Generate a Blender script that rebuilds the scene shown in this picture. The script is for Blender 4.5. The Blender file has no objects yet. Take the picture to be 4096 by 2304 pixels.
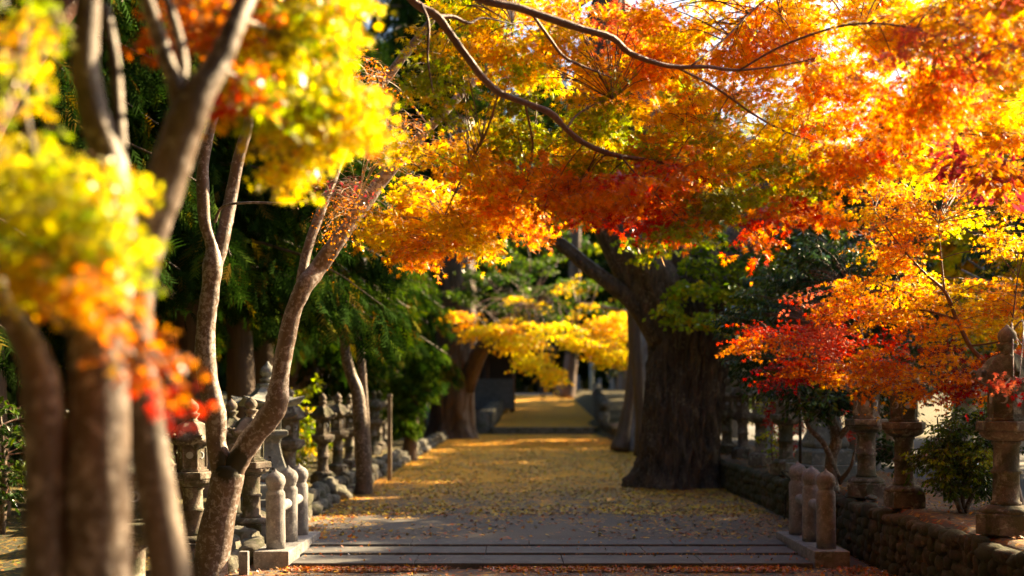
import bpy, math, random
import numpy as np
from mathutils import Vector, noise as mnoise

sc = bpy.context.scene
col = sc.collection
R = math.radians
random.seed(7)
rng = np.random.default_rng(7)

# ------------------------------------------------------------------ camera, sky, sun, exposure
CAMH = 1.7
cd = bpy.data.cameras.new("camera")
cam = bpy.data.objects.new("camera", cd)
col.objects.link(cam)
cam.location = (0, 0, CAMH)
cam.rotation_euler = (R(90), 0, 0)
cd.sensor_width = 36
cd.lens = 43.95
cd.shift_y = 448 / 4096
cd.clip_end = 1500
cd.dof.use_dof = True
cd.dof.focus_distance = 12.2
cd.dof.aperture_fstop = 0.95
cd.dof.aperture_blades = 0
sc.camera = cam

SUN_AZ = R(54)      # to the right of the view direction (+Y)
SUN_EL = R(29)
w = bpy.data.worlds.new("World")
sc.world = w
w.use_nodes = True
nt = w.node_tree
bg = nt.nodes["Background"]
sky = nt.nodes.new("ShaderNodeTexSky")
sky.sky_type = 'NISHITA'
sky.sun_disc = False
sky.sun_elevation = SUN_EL
sky.sun_rotation = SUN_AZ
sky.dust_density = 2.5
nt.links.new(sky.outputs[0], bg.inputs[0])
bg.inputs[1].default_value = 0.05
sd = bpy.data.lights.new("sun", 'SUN')
sun = bpy.data.objects.new("sun", sd)
col.objects.link(sun)
sd.energy = 5.0
sd.angle = R(0.5)
sd.color = (1.0, 0.75, 0.42)
_d = Vector((math.sin(SUN_AZ) * math.cos(SUN_EL), math.cos(SUN_AZ) * math.cos(SUN_EL), math.sin(SUN_EL)))
sun.rotation_euler = _d.to_track_quat('Z', 'Y').to_euler()
sun.location = _d * 60
sc.view_settings.view_transform = 'Standard'
sc.view_settings.look = 'None'
sc.view_settings.gamma = 1
sc.view_settings.exposure = 2.5
sc.cycles.max_bounces = 8
sc.cycles.transmission_bounces = 6
sc.cycles.transparent_max_bounces = 8
sc.cycles.sample_clamp_indirect = 6

# ------------------------------------------------------------------ helpers
F = 3145.0
def at(vx, vy, Y):
    """A point of the place, read off the photograph, at distance Y."""
    return np.array([(vx - 1288) * Y / F, Y, CAMH + (1006 - vy) * Y / F])

def tag(o, label=None, cat=None, group=None, kind=None):
    if label: o["label"] = label
    if cat: o["category"] = cat
    if group: o["group"] = group
    if kind: o["kind"] = kind
    return o

def empty(name, loc, rz=0, **kw):
    o = bpy.data.objects.new(name, None)
    o.empty_display_size = 0.2
    o.location = tuple(float(c) for c in loc)
    o.rotation_euler = (0, 0, rz)
    col.objects.link(o)
    return tag(o, **kw)

def copy_tree(o, parent=None):
    c = o.copy()
    col.objects.link(c)
    c.parent = parent
    for ch in list(o.children):
        copy_tree(ch, c)
    return c

class MB:
    """collects shapes and links them as one mesh object"""
    def __init__(s):
        s.v = []; s.f = []; s.n = 0
    def add(s, v, f):
        s.v.append(np.asarray(v, dtype=float).reshape(-1, 3))
        s.f.extend([tuple(i + s.n for i in q) for q in f])
        s.n += len(s.v[-1])
    def box(s, c, d, rz=0, taper=1.0):
        cx, cy, cz = c; dx, dy, dz = d[0] / 2, d[1] / 2, d[2] / 2
        pts = []
        for z, t in ((-dz, 1), (dz, taper)):
            for x, y in ((-dx, -dy), (dx, -dy), (dx, dy), (-dx, dy)):
                x *= t; y *= t
                pts.append((cx + x * math.cos(rz) - y * math.sin(rz), cy + x * math.sin(rz) + y * math.cos(rz), cz + z))
        s.add(pts, [(0, 3, 2, 1), (4, 5, 6, 7), (0, 1, 5, 4), (1, 2, 6, 5), (2, 3, 7, 6), (3, 0, 4, 7)])
    def lathe(s, prof, n=24, c=(0, 0, 0), phase=0.0, mod=None):
        """prof: (r, z) from the bottom up; n sides; mod(a, r, z) -> (r, z)"""
        pts = []
        for r, z in prof:
            for k in range(n):
                a = phase + 2 * math.pi * k / n
                rr, zz = (r, z) if mod is None else mod(a, r, z)
                pts.append((c[0] + rr * math.cos(a), c[1] + rr * math.sin(a), c[2] + zz))
        f = []
        for i in range(len(prof) - 1):
            for k in range(n):
                k2 = (k + 1) % n
                f.append((i * n + k, i * n + k2, (i + 1) * n + k2, (i + 1) * n + k))
        f.append(tuple(range(n - 1, -1, -1)))
        m = (len(prof) - 1) * n
        f.append(tuple(range(m, m + n)))
        s.add(pts, f)
    def tube(s, pts, rad, n=8, cap=True):
        p = np.asarray(pts, float); m = len(p)
        rad = np.broadcast_to(np.asarray(rad, float), (m,))
        t = np.gradient(p, axis=0)
        t /= np.maximum(np.linalg.norm(t, axis=1, keepdims=True), 1e-9)
        ref = np.array([0.31, 0.9, 0.2]) if abs(t[0][2]) > .5 else np.array([0, 0, 1.0])
        u = np.cross(t, ref); u /= np.maximum(np.linalg.norm(u, axis=1, keepdims=True), 1e-9)
        vv = np.cross(t, u)
        a = np.arange(n) * 2 * math.pi / n
        ring = p[:, None] + rad[:, None, None] * (np.cos(a)[None, :, None] * u[:, None] + np.sin(a)[None, :, None] * vv[:, None])
        f = []
        for i in range(m - 1):
            for k in range(n):
                k2 = (k + 1) % n
                f.append((i * n + k, i * n + k2, (i + 1) * n + k2, (i + 1) * n + k))
        if cap:
            f.append(tuple(range(n - 1, -1, -1))); f.append(tuple(range((m - 1) * n, m * n)))
        s.add(ring.reshape(-1, 3), f)
    def build(s, name, mat, parent=None, smooth=False, bevel=0, **kw):
        me = bpy.data.meshes.new(name)
        me.from_pydata(np.concatenate(s.v).tolist(), [], s.f)
        me.materials.append(mat)
        if smooth: me.shade_smooth()
        o = bpy.data.objects.new(name, me)
        col.objects.link(o)
        if parent is not None: o.parent = parent
        if bevel:
            b = o.modifiers.new("bevel", 'BEVEL'); b.width = bevel; b.segments = 2; b.limit_method = 'ANGLE'; b.angle_limit = R(35)
        return tag(o, **kw)

def catmull(pts, sub=6):
    """pts rows (x,y,z,r) -> smoothed"""
    p = np.asarray(pts, float)
    p = np.vstack([2 * p[0] - p[1], p, 2 * p[-1] - p[-2]])
    out = []
    for i in range(1, len(p) - 2):
        for k in range(sub):
            t = k / sub
            out.append(0.5 * ((2 * p[i]) + (-p[i - 1] + p[i + 1]) * t + (2 * p[i - 1] - 5 * p[i] + 4 * p[i + 1] - p[i + 2]) * t * t
                              + (-p[i - 1] + 3 * p[i] - 3 * p[i + 1] + p[i + 2]) * t ** 3))
    out.append(p[-2])
    out = np.array(out)
    out[:, 3] = np.maximum(out[:, 3], 0.002)
    return out

def limb(mb, pts, n=12, sub=6, rough=0.06, seed=0):
    """a tapering, slightly lumpy limb"""
    c = catmull(pts, sub)
    r2 = np.random.default_rng(seed + 11)
    k = len(c)
    wob = np.convolve(r2.normal(0, 1, k + 6), np.ones(4) / 4, 'same')[3:3 + k]
    rad = c[:, 3] * (1 + rough * wob)
    base = mb.n
    mb.tube(c[:, :3], rad, n)
    v = mb.v[-1]
    for i in range(len(v) // n):
        for q in range(n):
            p = v[i * n + q]; cc = c[i, :3]
            nn = mnoise.noise(Vector(p.tolist()) * (0.7 / max(c[i, 3], .02)) * .5 + Vector((seed, 0, 0)))
            v[i * n + q] = cc + (p - cc) * (1 + 1.8 * rough * nn)
    return c

NEAR = 1.0
def L(pts):
    """limb points given as (vx, vy, Y, r)"""
    return [np.append(at(a, b, c * NEAR), r * NEAR) for a, b, c, r in pts]

# ------------------------------------------------------------------ materials
def new_mat(name):
    m = bpy.data.materials.new(name); m.use_nodes = True
    n = m.node_tree.nodes; l = m.node_tree.links
    b = n["Principled BSDF"]
    return m, n, l, b

def ramp(n, stops, interp='LINEAR'):
    r = n.new("ShaderNodeValToRGB"); r.color_ramp.interpolation = interp
    e = r.color_ramp.elements
    while len(e) < len(stops): e.new(0.5)
    for i, (p, c) in enumerate(stops):
        e[i].position = p; e[i].color = (*c, 1)
    return r

def noise_tex(n, l, vec, scale, detail=6, rough=.6, dist=0.0):
    t = n.new("ShaderNodeTexNoise"); t.inputs["Scale"].default_value = scale
    t.inputs["Detail"].default_value = detail; t.inputs["Roughness"].default_value = rough
    t.inputs["Distortion"].default_value = dist
    l.new(vec, t.inputs["Vector"]); return t

def mix(n, l, fac, a, b, blend='MIX'):
    m = n.new("ShaderNodeMix"); m.data_type = 'RGBA'; m.blend_type = blend
    for sock, v in ((m.inputs[0], fac), (m.inputs[6], a), (m.inputs[7], b)):
        if isinstance(v, (int, float)): sock.default_value = v
        elif isinstance(v, tuple): sock.default_value = (*v, 1)
        else: l.new(v, sock)
    return m.outputs[2]

def bump(n, l, b, h, strength, dist=0.02):
    bm = n.new("ShaderNodeBump"); bm.inputs["Strength"].default_value = strength; bm.inputs["Distance"].default_value = dist
    l.new(h, bm.inputs["Height"]); l.new(bm.outputs[0], b.inputs["Normal"])

def world_vec(n, l, scale=(1, 1, 1)):
    g = n.new("ShaderNodeNewGeometry"); m = n.new("ShaderNodeMapping"); m.inputs["Scale"].default_value = scale
    l.new(g.outputs["Position"], m.inputs["Vector"]); return m.outputs[0]

def stone_mat(name, base, dark, lichen, moss_amt=.45, scale=1.0, rough=.9, bstr=.5):
    m, n, l, b = new_mat(name)
    v = world_vec(n, l)
    t1 = noise_tex(n, l, v, 5 * scale, 8, .65)
    r1 = ramp(n, [(.3, dark), (.62, base)]); l.new(t1.outputs[0], r1.inputs[0])
    t2 = noise_tex(n, l, v, 11 * scale, 10, .7, .3)
    r2 = ramp(n, [(.52, (0, 0, 0)), (.60, (1, 1, 1))]); l.new(t2.outputs[0], r2.inputs[0])
    c = mix(n, l, r2.outputs[0], r1.outputs[0], lichen)
    t3 = noise_tex(n, l, v, 3.1 * scale, 6, .7, .5)
    r3 = ramp(n, [(moss_amt + .12, (0, 0, 0)), (moss_amt + .22, (.8, .8, .8))]); l.new(t3.outputs[0], r3.inputs[0])
    c = mix(n, l, r3.outputs[0], c, (.055, .06, .025))
    t4 = noise_tex(n, l, v, 90 * scale, 3, .6)
    r4 = ramp(n, [(.3, (.72, .72, .72)), (.7, (1.15, 1.15, 1.15))]); l.new(t4.outputs[0], r4.inputs[0])
    c = mix(n, l, 1.0, c, r4.outputs[0], 'MULTIPLY')
    l.new(c, b.inputs["Base Color"]); b.inputs["Roughness"].default_value = rough
    add = n.new("ShaderNodeMath"); add.operation = 'ADD'
    l.new(t2.outputs[0], add.inputs[0]); l.new(t4.outputs[0], add.inputs[1])
    bump(n, l, b, add.outputs[0], bstr, .015)
    return m

M_LANTERN = stone_mat("lantern_stone", (.24, .19, .155), (.07, .055, .043), (.36, .34, .27), .36)
M_GRANITE = stone_mat("granite", (.29, .285, .30), (.15, .14, .14), (.36, .35, .34), .52, 1.4)
M_STEP = stone_mat("step_stone", (.125, .125, .13), (.075, .075, .078), (.15, .145, .14), .60, .8, .8, .25)
M_MONU = stone_mat("monument_stone", (.24, .25, .24), (.17, .175, .155), (.36, .36, .31), .48)
M_WALLST = stone_mat("wall_stone", (.12, .09, .06), (.035, .026, .018), (.15, .125, .08), .30, 1.0, .95, .8)
M_ROCK = stone_mat("rock", (.17, .155, .13), (.06, .055, .042), (.23, .22, .17), .38, 1.0, .95, .8)

def bark_mat(name, a, bcol, lichen=None, lich=.55, vs=(1, 1, .22), scale=14, moss=None, bstr=.7, dist=.02, patch=None):
    m, n, l, b = new_mat(name)
    v = world_vec(n, l, vs)
    t1 = noise_tex(n, l, v, scale, 8, .7, .4)
    r1 = ramp(n, [(.32, a), (.66, bcol)]); l.new(t1.outputs[0], r1.inputs[0])
    c = r1.outputs[0]
    v2 = world_vec(n, l)
    if lichen:
        t2 = noise_tex(n, l, v2, 22, 6, .7, .2)
        t2b = noise_tex(n, l, v2, 2.3, 3, .5)
        mm = n.new("ShaderNodeMath"); mm.operation = 'MULTIPLY_ADD'; mm.inputs[1].default_value = .35; 
        l.new(t2b.outputs[0], mm.inputs[0]); l.new(t2.outputs[0], mm.inputs[2])
        r2 = ramp(n, [(lich + .14, (0, 0, 0)), (lich + .24, (.85, .85, .85))]); l.new(mm.outputs[0], r2.inputs[0])
        c = mix(n, l, r2.outputs[0], c, lichen)
    if moss:
        t3 = noise_tex(n, l, v2, 1.7, 6, .75, .6)
        r3 = ramp(n, [(moss, (0, 0, 0)), (moss + .06, (.9, .9, .9))]); l.new(t3.outputs[0], r3.inputs[0])
        c = mix(n, l, r3.outputs[0], c, (.045, .042, .012))
    if patch:      # a growth of moss around one spot of the trunk
        pc, pr_ = patch
        sb = n.new("ShaderNodeVectorMath"); sb.operation = 'DISTANCE'; sb.inputs[1].default_value = tuple(pc)
        mp = n.new("ShaderNodeMapping"); mp.inputs["Scale"].default_value = (1, 1, 1); l.new(v2, mp.inputs["Vector"]); l.new(mp.outputs[0], sb.inputs[0])
        t5 = noise_tex(n, l, v2, 9, 6, .7, .3)
        m5 = n.new("ShaderNodeMath"); m5.operation = 'MULTIPLY_ADD'; m5.inputs[1].default_value = .22; l.new(t5.outputs[0], m5.inputs[0]); l.new(sb.outputs["Value"], m5.inputs[2])
        r5 = ramp(n, [(pr_ + .09, (1, 1, 1)), (pr_ + .13, (0, 0, 0))]); l.new(m5.outputs[0], r5.inputs[0])
        c = mix(n, l, r5.outputs[0], c, (.030, .026, .008))
    l.new(c, b.inputs["Base Color"]); b.inputs["Roughness"].default_value = .52
    bump(n, l, b, t1.outputs[0], bstr, dist)
    return m

M_MAPLEBARK = bark_mat("maple_bark", (.10, .066, .048), (.21, .145, .11), (.42, .37, .36), .53, (1, 1, .6), 7, .66, .5, .02, patch=(at(578, 1165, 12.6), .19))
M_FOREBARK = bark_mat("dark_maple_bark", (.05, .032, .022), (.17, .115, .08), (.38, .32, .28), .57, (1, 1, .4), 9, .60, .6, .02)
M_TWIG = bark_mat("branch_bark", (.10, .045, .03), (.20, .09, .055), None, .5, (1, 1, 1), 20)
M_PALETWIG = bark_mat("pale_twig_bark", (.25, .15, .09), (.42, .28, .17), None, .5, (1, 1, 1), 20)
M_GINKGOBARK = bark_mat("ginkgo_bark", (.018, .012, .008), (.20, .13, .085), (.36, .28, .21), .60, (1, 1, .30), 9, None, 1.0, .16)
M_GREYBARK = bark_mat("grey_bark", (.16, .14, .13), (.34, .32, .31), (.40, .39, .38), .55, (1, 1, .4), 6)
M_CEDARBARK = bark_mat("cedar_bark", (.06, .035, .022), (.16, .095, .06), None, .5, (1, 1, .08), 16)

def leaf_mat(name, trans=.55, gloss=.35, rough=.45, tint=1.0):
    """pigment comes from the per-leaf attribute; light passes through the blade"""
    m = bpy.data.materials.new(name); m.use_nodes = True
    n = m.node_tree.nodes; l = m.node_tree.links
    n.clear()
    o = n.new("ShaderNodeOutputMaterial")
    a = n.new("ShaderNodeAttribute"); a.attribute_name = "pigment"
    d = n.new("ShaderNodeBsdfDiffuse"); t = n.new("ShaderNodeBsdfTranslucent"); g = n.new("ShaderNodeBsdfGlossy")
    g.inputs["Roughness"].default_value = rough
    g.inputs["Color"].default_value = (.9, .9, .9, 1)
    m1 = n.new("ShaderNodeMixShader"); m1.inputs[0].default_value = trans
    m2 = n.new("ShaderNodeMixShader")
    fr = n.new("ShaderNodeFresnel"); fr.inputs[0].default_value = 1.4
    mu = n.new("ShaderNodeMath"); mu.operation = 'MULTIPLY'; mu.inputs[1].default_value = gloss
    l.new(fr.outputs[0], mu.inputs[0]); l.new(mu.outputs[0], m2.inputs[0])
    l.new(a.outputs["Color"], d.inputs[0])
    br = n.new("ShaderNodeHueSaturation"); br.inputs["Saturation"].default_value = 1.15; br.inputs["Value"].default_value = tint
    l.new(a.outputs["Color"], br.inputs["Color"]); l.new(br.outputs[0], t.inputs[0])
    l.new(d.outputs[0], m1.inputs[1]); l.new(t.outputs[0], m1.inputs[2])
    l.new(m1.outputs[0], m2.inputs[1]); l.new(g.outputs[0], m2.inputs[2])
    l.new(m2.outputs[0], o.inputs[0])
    return m

M_LEAF = leaf_mat("autumn_leaf", .72, .18, .5, 1.15)
M_EVERLEAF = leaf_mat("evergreen_leaf", .30, .45, .38)
M_NEEDLE = leaf_mat("needle_foliage", .30, .0, .5)
M_LITTER = leaf_mat("fallen_leaf", .15, .5, .5)

def plain_mat(name, c, rough=.8, var=.25, scale=8):
    m, n, l, b = new_mat(name)
    t = noise_tex(n, l, world_vec(n, l), scale, 5, .6)
    r = ramp(n, [(.3, tuple(x * (1 - var) for x in c)), (.7, tuple(min(1, x * (1 + var)) for x in c))]); l.new(t.outputs[0], r.inputs[0])
    l.new(r.outputs[0], b.inputs["Base Color"]); b.inputs["Roughness"].default_value = rough
    bump(n, l, b, t.outputs[0], .3, .01)
    return m

# ground materials
def ground_mat(name, gravel_a, gravel_b, leaf_stops, y0=None, y1=None, cov0=.5, cov1=.5, edge=None, cell=26):
    """gravel strewn with leaf litter: cells of leaf colour; coverage grows from cov0 at y0 to cov1 at y1"""
    m, n, l, b = new_mat(name)
    v = world_vec(n, l)
    g1 = noise_tex(n, l, v, 120, 4, .7)
    r1 = ramp(n, [(.3, gravel_a), (.7, gravel_b)]); l.new(g1.outputs[0], r1.inputs[0])
    big = noise_tex(n, l, v, .8, 5, .6)
    rb = ramp(n, [(.3, (.8, .8, .8)), (.7, (1.15, 1.12, 1.08))]); l.new(big.outputs[0], rb.inputs[0])
    grav = mix(n, l, 1.0, r1.outputs[0], rb.outputs[0], 'MULTIPLY')
    vo = n.new("ShaderNodeTexVoronoi"); vo.inputs["Scale"].default_value = cell; vo.inputs["Randomness"].default_value = 1
    warp = noise_tex(n, l, v, 30, 2, .5)
    wv = mix(n, l, .03, v, warp.outputs["Color"]); l.new(wv, vo.inputs["Vector"])
    sep = n.new("ShaderNodeSeparateColor"); l.new(vo.outputs["Color"], sep.inputs[0])
    lr = ramp(n, leaf_stops, 'CONSTANT'); l.new(sep.outputs[0], lr.inputs[0])
    # coverage: random threshold per cell against patchy, distance-dependent cover
    patch = noise_tex(n, l, v, 1.6, 5, .65)
    sx = n.new("ShaderNodeSeparateXYZ"); l.new(v, sx.inputs[0])
    mr = n.new("ShaderNodeMapRange"); mr.inputs[1].default_value = y0 if y0 is not None else 0; mr.inputs[2].default_value = y1 if y1 is not None else 1
    mr.inputs[3].default_value = cov0; mr.inputs[4].default_value = cov1
    l.new(sx.outputs[1], mr.inputs[0])
    ad = n.new("ShaderNodeMath"); ad.operation = 'MULTIPLY_ADD'; ad.inputs[1].default_value = 1.7; l.new(patch.outputs[0], ad.inputs[0]); 
    sb = n.new("ShaderNodeMath"); sb.operation = 'SUBTRACT'; l.new(mr.outputs[0], sb.inputs[0]); sb.inputs[1].default_value = .85
    l.new(sb.outputs[0], ad.inputs[2])
    cmp = n.new("ShaderNodeMath"); cmp.operation = 'LESS_THAN'; l.new(sep.outputs[1], cmp.inputs[0]); l.new(ad.outputs[0], cmp.inputs[1])
    c = mix(n, l, cmp.outputs[0], grav, lr.outputs[0])
    l.new(c, b.inputs["Base Color"]); b.inputs["Roughness"].default_value = .9
    bb = n.new("ShaderNodeMath"); bb.operation = 'MULTIPLY_ADD'; bb.inputs[1].default_value = .6
    l.new(cmp.outputs[0], bb.inputs[0]); l.new(g1.outputs[0], bb.inputs[2])
    bump(n, l, b, bb.outputs[0], .6, .012)
    return m

YEL = [(0, (.86, .38, .006)), (.3, (.90, .46, .008)), (.5, (.74, .28, .006)), (.72, (.90, .55, .02)), (.88, (.30, .12, .02))]
BRN = [(0, (.30, .13, .03)), (.3, (.22, .09, .03)), (.5, (.42, .24, .04)), (.7, (.14, .07, .03)), (.88, (.30, .06, .02))]
MOSS = [(0, (.20, .12, .015)), (.3, (.05, .07, .012)), (.6, (.09, .05, .015)), (.8, (.26, .17, .02))]
M_PATH = ground_mat("gravel_path", (.075, .066, .058), (.20, .18, .16), YEL, 16, 27, -.15, .92, cell=34)
M_FRONT = ground_mat("gravel_forecourt", (.07, .06, .055), (.18, .16, .145), BRN, 9, 14, .25, .30)
M_FLOOR = ground_mat("forest_floor", (.025, .026, .010), (.06, .055, .025), MOSS, 0, 1, .45, .45)
M_TERRACE = ground_mat("terrace_soil", (.07, .05, .035), (.17, .12, .08), BRN, 0, 1, .35, .35)
M_ASPHALT = plain_mat("asphalt", (.13, .13, .14), .85, .2, 60)

# ------------------------------------------------------------------ leaves
def star(lobes=7, notch=.26, sp=250):
    """a maple leaf: pointed lobes around a small palm; lies in xy, stalk at -y"""
    v = [(0, 0, .0)]
    k = 2 * lobes
    for i in range(k):
        a = -math.pi / 2 + math.radians((360 - sp) / 2) + math.radians(sp) * i / (k - 1) if False else None
    v = [(0, 0, 0)]
    angs = np.linspace(-math.radians(sp / 2), math.radians(sp / 2), lobes)
    for i, a in enumerate(angs):
        ln = 1.0 - .42 * (abs(a) / math.radians(sp / 2)) ** 1.4
        if i == 0: v.append((.10 * math.sin(a - .35), .10 * math.cos(a - .35), 0))
        v.append((ln * math.sin(a), ln * math.cos(a), -.10 * ln))
        an = a + (angs[1] - angs[0]) / 2
        if i < lobes - 1: v.append((notch * math.sin(an), notch * math.cos(an), .015))
        else: v.append((.10 * math.sin(a + .35), .10 * math.cos(a + .35), 0))
    m = len(v) - 1
    f = [(0, i + 1, i) for i in range(1, m)] + [(0, 1, m)]
    return np.array(v) * .62, f

def fan():
    """ginkgo leaf"""
    v = [(0, -.55, 0), (-.52, .18, .05), (-.30, .42, -.02), (-.04, .36, .03), (.04, .36, .03), (.30, .42, -.02), (.52, .18, .05)]
    return np.array(v), [(0, 2, 1), (0, 3, 2), (0, 4, 3), (0, 5, 4), (0, 6, 5)]

def oval():
    v = [(0, -.5, 0), (-.17, -.2, .05), (-.2, .1, .05), (0, .55, -.04), (.2, .1, .05), (.17, -.2, .05)]
    return np.array(v), [(0, 3, 2, 1), (0, 5, 4, 3)]

def frond():
    """a drooping cedar spray: narrow blades either side of a rib"""
    v = []; f = []
    def blade(x0, y0, x1, y1, wd, z):
        d = np.array([x1 - x0, y1 - y0]); q = np.array([-d[1], d[0]]) / np.linalg.norm(d) * wd
        k = len(v)
        v.extend([(x0 - q[0], y0 - q[1], 0), (x0 + q[0], y0 + q[1], 0), (x1, y1, z)])
        f.append((k, k + 1, k + 2))
    blade(0, -.5, 0, .55, .035, -.1)
    for i, t in enumerate((-.4, -.22, -.05, .12, .28)):
        ln = .36 - .2 * abs(t + .1)
        blade(0, t, -ln, t + ln * 1.05, .04, -.08 + .05 * (i % 2))
        blade(0, t + .05, ln, t + .05 + ln * 1.05, .04, -.08 - .05 * (i % 2))
    return np.array(v), f

STAR = star(7); STAR5 = star(5, .34, 215); FAN = fan(); OVAL = oval(); FROND = frond()

def leaves(name, mat, pos, axis, nrm, size, colr, tmpl, parent=None, **kw):
    """one mesh of leaf blades: midrib along axis, blade normal nrm"""
    tv, tf = tmpl
    pos = np.asarray(pos, float); n = len(pos)
    ax = axis / np.maximum(np.linalg.norm(axis, axis=1, keepdims=True), 1e-6)
    nz = nrm - ax * np.sum(nrm * ax, axis=1, keepdims=True)
    nz /= np.maximum(np.linalg.norm(nz, axis=1, keepdims=True), 1e-6)
    xx = np.cross(ax, nz)
    size = np.broadcast_to(np.asarray(size, float), (n,))
    V = pos[:, None] + size[:, None, None] * (tv[None, :, 0:1] * xx[:, None] + tv[None, :, 1:2] * ax[:, None] + tv[None, :, 2:3] * nz[:, None])
    k = len(tv)
    loops = np.array([i for q in tf for i in q]); cnt = np.array([len(q) for q in tf])
    LP = (loops[None] + (np.arange(n) * k)[:, None]).ravel()
    CT = np.tile(cnt, n)
    me = bpy.data.meshes.new(name)
    me.vertices.add(n * k); me.loops.add(len(LP)); me.polygons.add(len(CT))
    me.vertices.foreach_set("co", V.reshape(-1).astype(np.float32))
    me.loops.foreach_set("vertex_index", LP.astype(np.int32))
    me.polygons.foreach_set("loop_start", (np.cumsum(CT) - CT).astype(np.int32))
    me.update(calc_edges=True)
    at_ = me.color_attributes.new("pigment", 'FLOAT_COLOR', 'POINT')
    c4 = np.ones((n, k, 4), np.float32); c4[:, :, :3] = np.asarray(colr)[:, None, :]
    at_.data.foreach_set("color", c4.ravel())
    me.materials.append(mat)
    o = bpy.data.objects.new(name, me); col.objects.link(o)
    if parent is not None: o.parent = parent
    return tag(o, **kw)

def unit(v): return v / np.maximum(np.linalg.norm(v, axis=-1, keepdims=True), 1e-9)

C = dict(yel=(.86, .60, .02), lem=(.76, .70, .02), yg=(.37, .48, .02), olive=(.27, .31, .02), gold=(.86, .45, .02), org=(.84, .27, .015),
         dorg=(.62, .15, .012), red=(.66, .045, .015), crim=(.45, .02, .02), pink=(.72, .22, .14), plum=(.26, .05, .06), grn=(.10, .17, .02),
         dgrn=(.035, .075, .015), brn=(.40, .17, .05), blue=(.05, .10, .05))

class Crown:
    """foliage carried by twigs, twigs carried by branchlets, branchlets rooted on the limbs of the tree"""
    def __init__(s, limbs, seed, leafsize=.066, tmpl=STAR, twig_len=.30):
        s.nodes = np.vstack([c[:, :3] for c in limbs]); s.rad = np.concatenate([c[:, 3] for c in limbs])
        s.r = np.random.default_rng(seed); s.ls = leafsize; s.tmpl = tmpl; s.tl = twig_len
        s.P = []; s.A = []; s.N = []; s.S = []; s.C = []; s.tw = MB(); s.ntw = 0
    def lobe(s, vx, vy, Y, rx, ry, n, pal, dY=.8, twigs=13, per=15, droop=.5, density=1.0, ls=None, flat=.55, sub=True):
        Y = Y * NEAR; dY = dY * NEAR; c = at(vx, vy, Y); k = Y / F
        s.lobe3(c, (rx * k, dY, ry * k), n, pal, twigs, per, droop, density, ls, flat, sub)
    def lobe3(s, c, rr, n, pal, twigs=13, per=15, droop=.5, density=1.0, ls=None, flat=.55, sub=True):
        r = s.r; ls = ls or s.ls
        for _ in range(n):
            u = unit(r.normal(size=3)) * r.uniform(.15, 1) ** .5
            cc = c + u * np.array(rr)
            d2 = np.linalg.norm(s.nodes - cc, axis=1)
            i = int(np.argmin(d2)); p0 = s.nodes[i]
            dist = d2[i]
            dirc = unit(cc - p0) if dist > .05 else unit(r.normal(size=3))
            if sub and dist > .08:
                mid = (p0 + cc) / 2 + np.array([0, 0, .10 * dist]) + r.normal(size=3) * .05 * dist
                q = catmull([np.append(p0, min(s.rad[i] * .6, .004 + .006 * dist)), np.append(mid, .003 + .003 * dist), np.append(cc, .0022)], 5)
                s.tw.tube(q[:, :3], q[:, 3], 5)
            # twigs fan out in a flattened spray
            T = twigs
            a = r.normal(0, 1.0, T)
            side = unit(np.cross(dirc, [0, 0, 1.0]) + 1e-6)
            upv = np.cross(side, dirc)
            td = unit(np.cos(a)[:, None] * dirc + np.sin(a)[:, None] * side + r.normal(0, .28, (T, 1)) * upv + r.normal(0, .12, (T, 3)))
            td[:, 2] *= flat; td = unit(td)
            t0 = r.uniform(-.5, .35, T)[:, None] * s.tl
            tb = cc + dirc * t0 + r.normal(0, .04, (T, 3))
            tl = s.tl * r.uniform(.6, 1.35, T)
            hue = s.pick(pal)
            for j in range(T):
                q = np.array([tb[j], tb[j] + td[j] * tl[j] * .5 - np.array([0, 0, .06 * droop * tl[j]]), tb[j] + td[j] * tl[j] - np.array([0, 0, .42 * droop * tl[j]])])
                s.tw.tube(q, [.0024, .0016, .0008], 3, cap=False)
            m = max(1, int(per * density))
            tt = r.uniform(.08, 1.05, (T, m))
            sd_ = r.choice([-1.0, 1.0], (T, m))
            perp = unit(np.cross(td, [0, 0, 1.0]))[:, None, :]
            pos = tb[:, None] + td[:, None] * (tl[:, None] * tt)[..., None]
            pos = pos + perp * (sd_ * r.uniform(.3, 1.0, (T, m)) * ls * 1.0)[..., None]
            pos[..., 2] -= .42 * droop * (tl[:, None]) * tt ** 2 + r.uniform(0, .5, (T, m)) * ls
            ax = td[:, None] * .6 + perp * (sd_ * .7)[..., None] + r.normal(0, .35, (T, m, 3)); ax[..., 2] -= .55 + droop * .4
            nn = r.normal(0, .55, (T, m, 3)); nn[..., 2] += .65; nn[..., 1] -= .55
            pos = pos.reshape(-1, 3)
            K = len(pos)
            hue2 = np.array([hue if r.random() < .72 else s.pick(pal) for _ in range(T)])
            cl = np.repeat(hue2, m, axis=0) * r.uniform(.72, 1.2, (K, 1)) * (1 + r.normal(0, .07, (K, 3)))
            s.P.append(pos); s.A.append(ax.reshape(-1, 3)); s.N.append(nn.reshape(-1, 3)); s.S.append(ls * r.uniform(.62, 1.15, K)); s.C.append(np.clip(cl, .004, .92))
    def pick(s, pal):
        names = pal.split(); return np.array(C[names[int(s.r.integers(len(names)))]])
    def build(s, parent, mat=None, twigmat=None, name="crown"):
        if s.tw.n: s.tw.build("branchlet_twigs", twigmat or M_TWIG, parent)  # bare branchlets and twigs only; the leaves are a separate mesh
        if s.P:
            return leaves(name, mat or M_LEAF, np.vstack(s.P), np.vstack(s.A), np.vstack(s.N), np.concatenate(s.S), np.vstack(s.C), s.tmpl, parent)

def root_thing(name, pos, **kw):
    return empty(name, pos, **kw)

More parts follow.
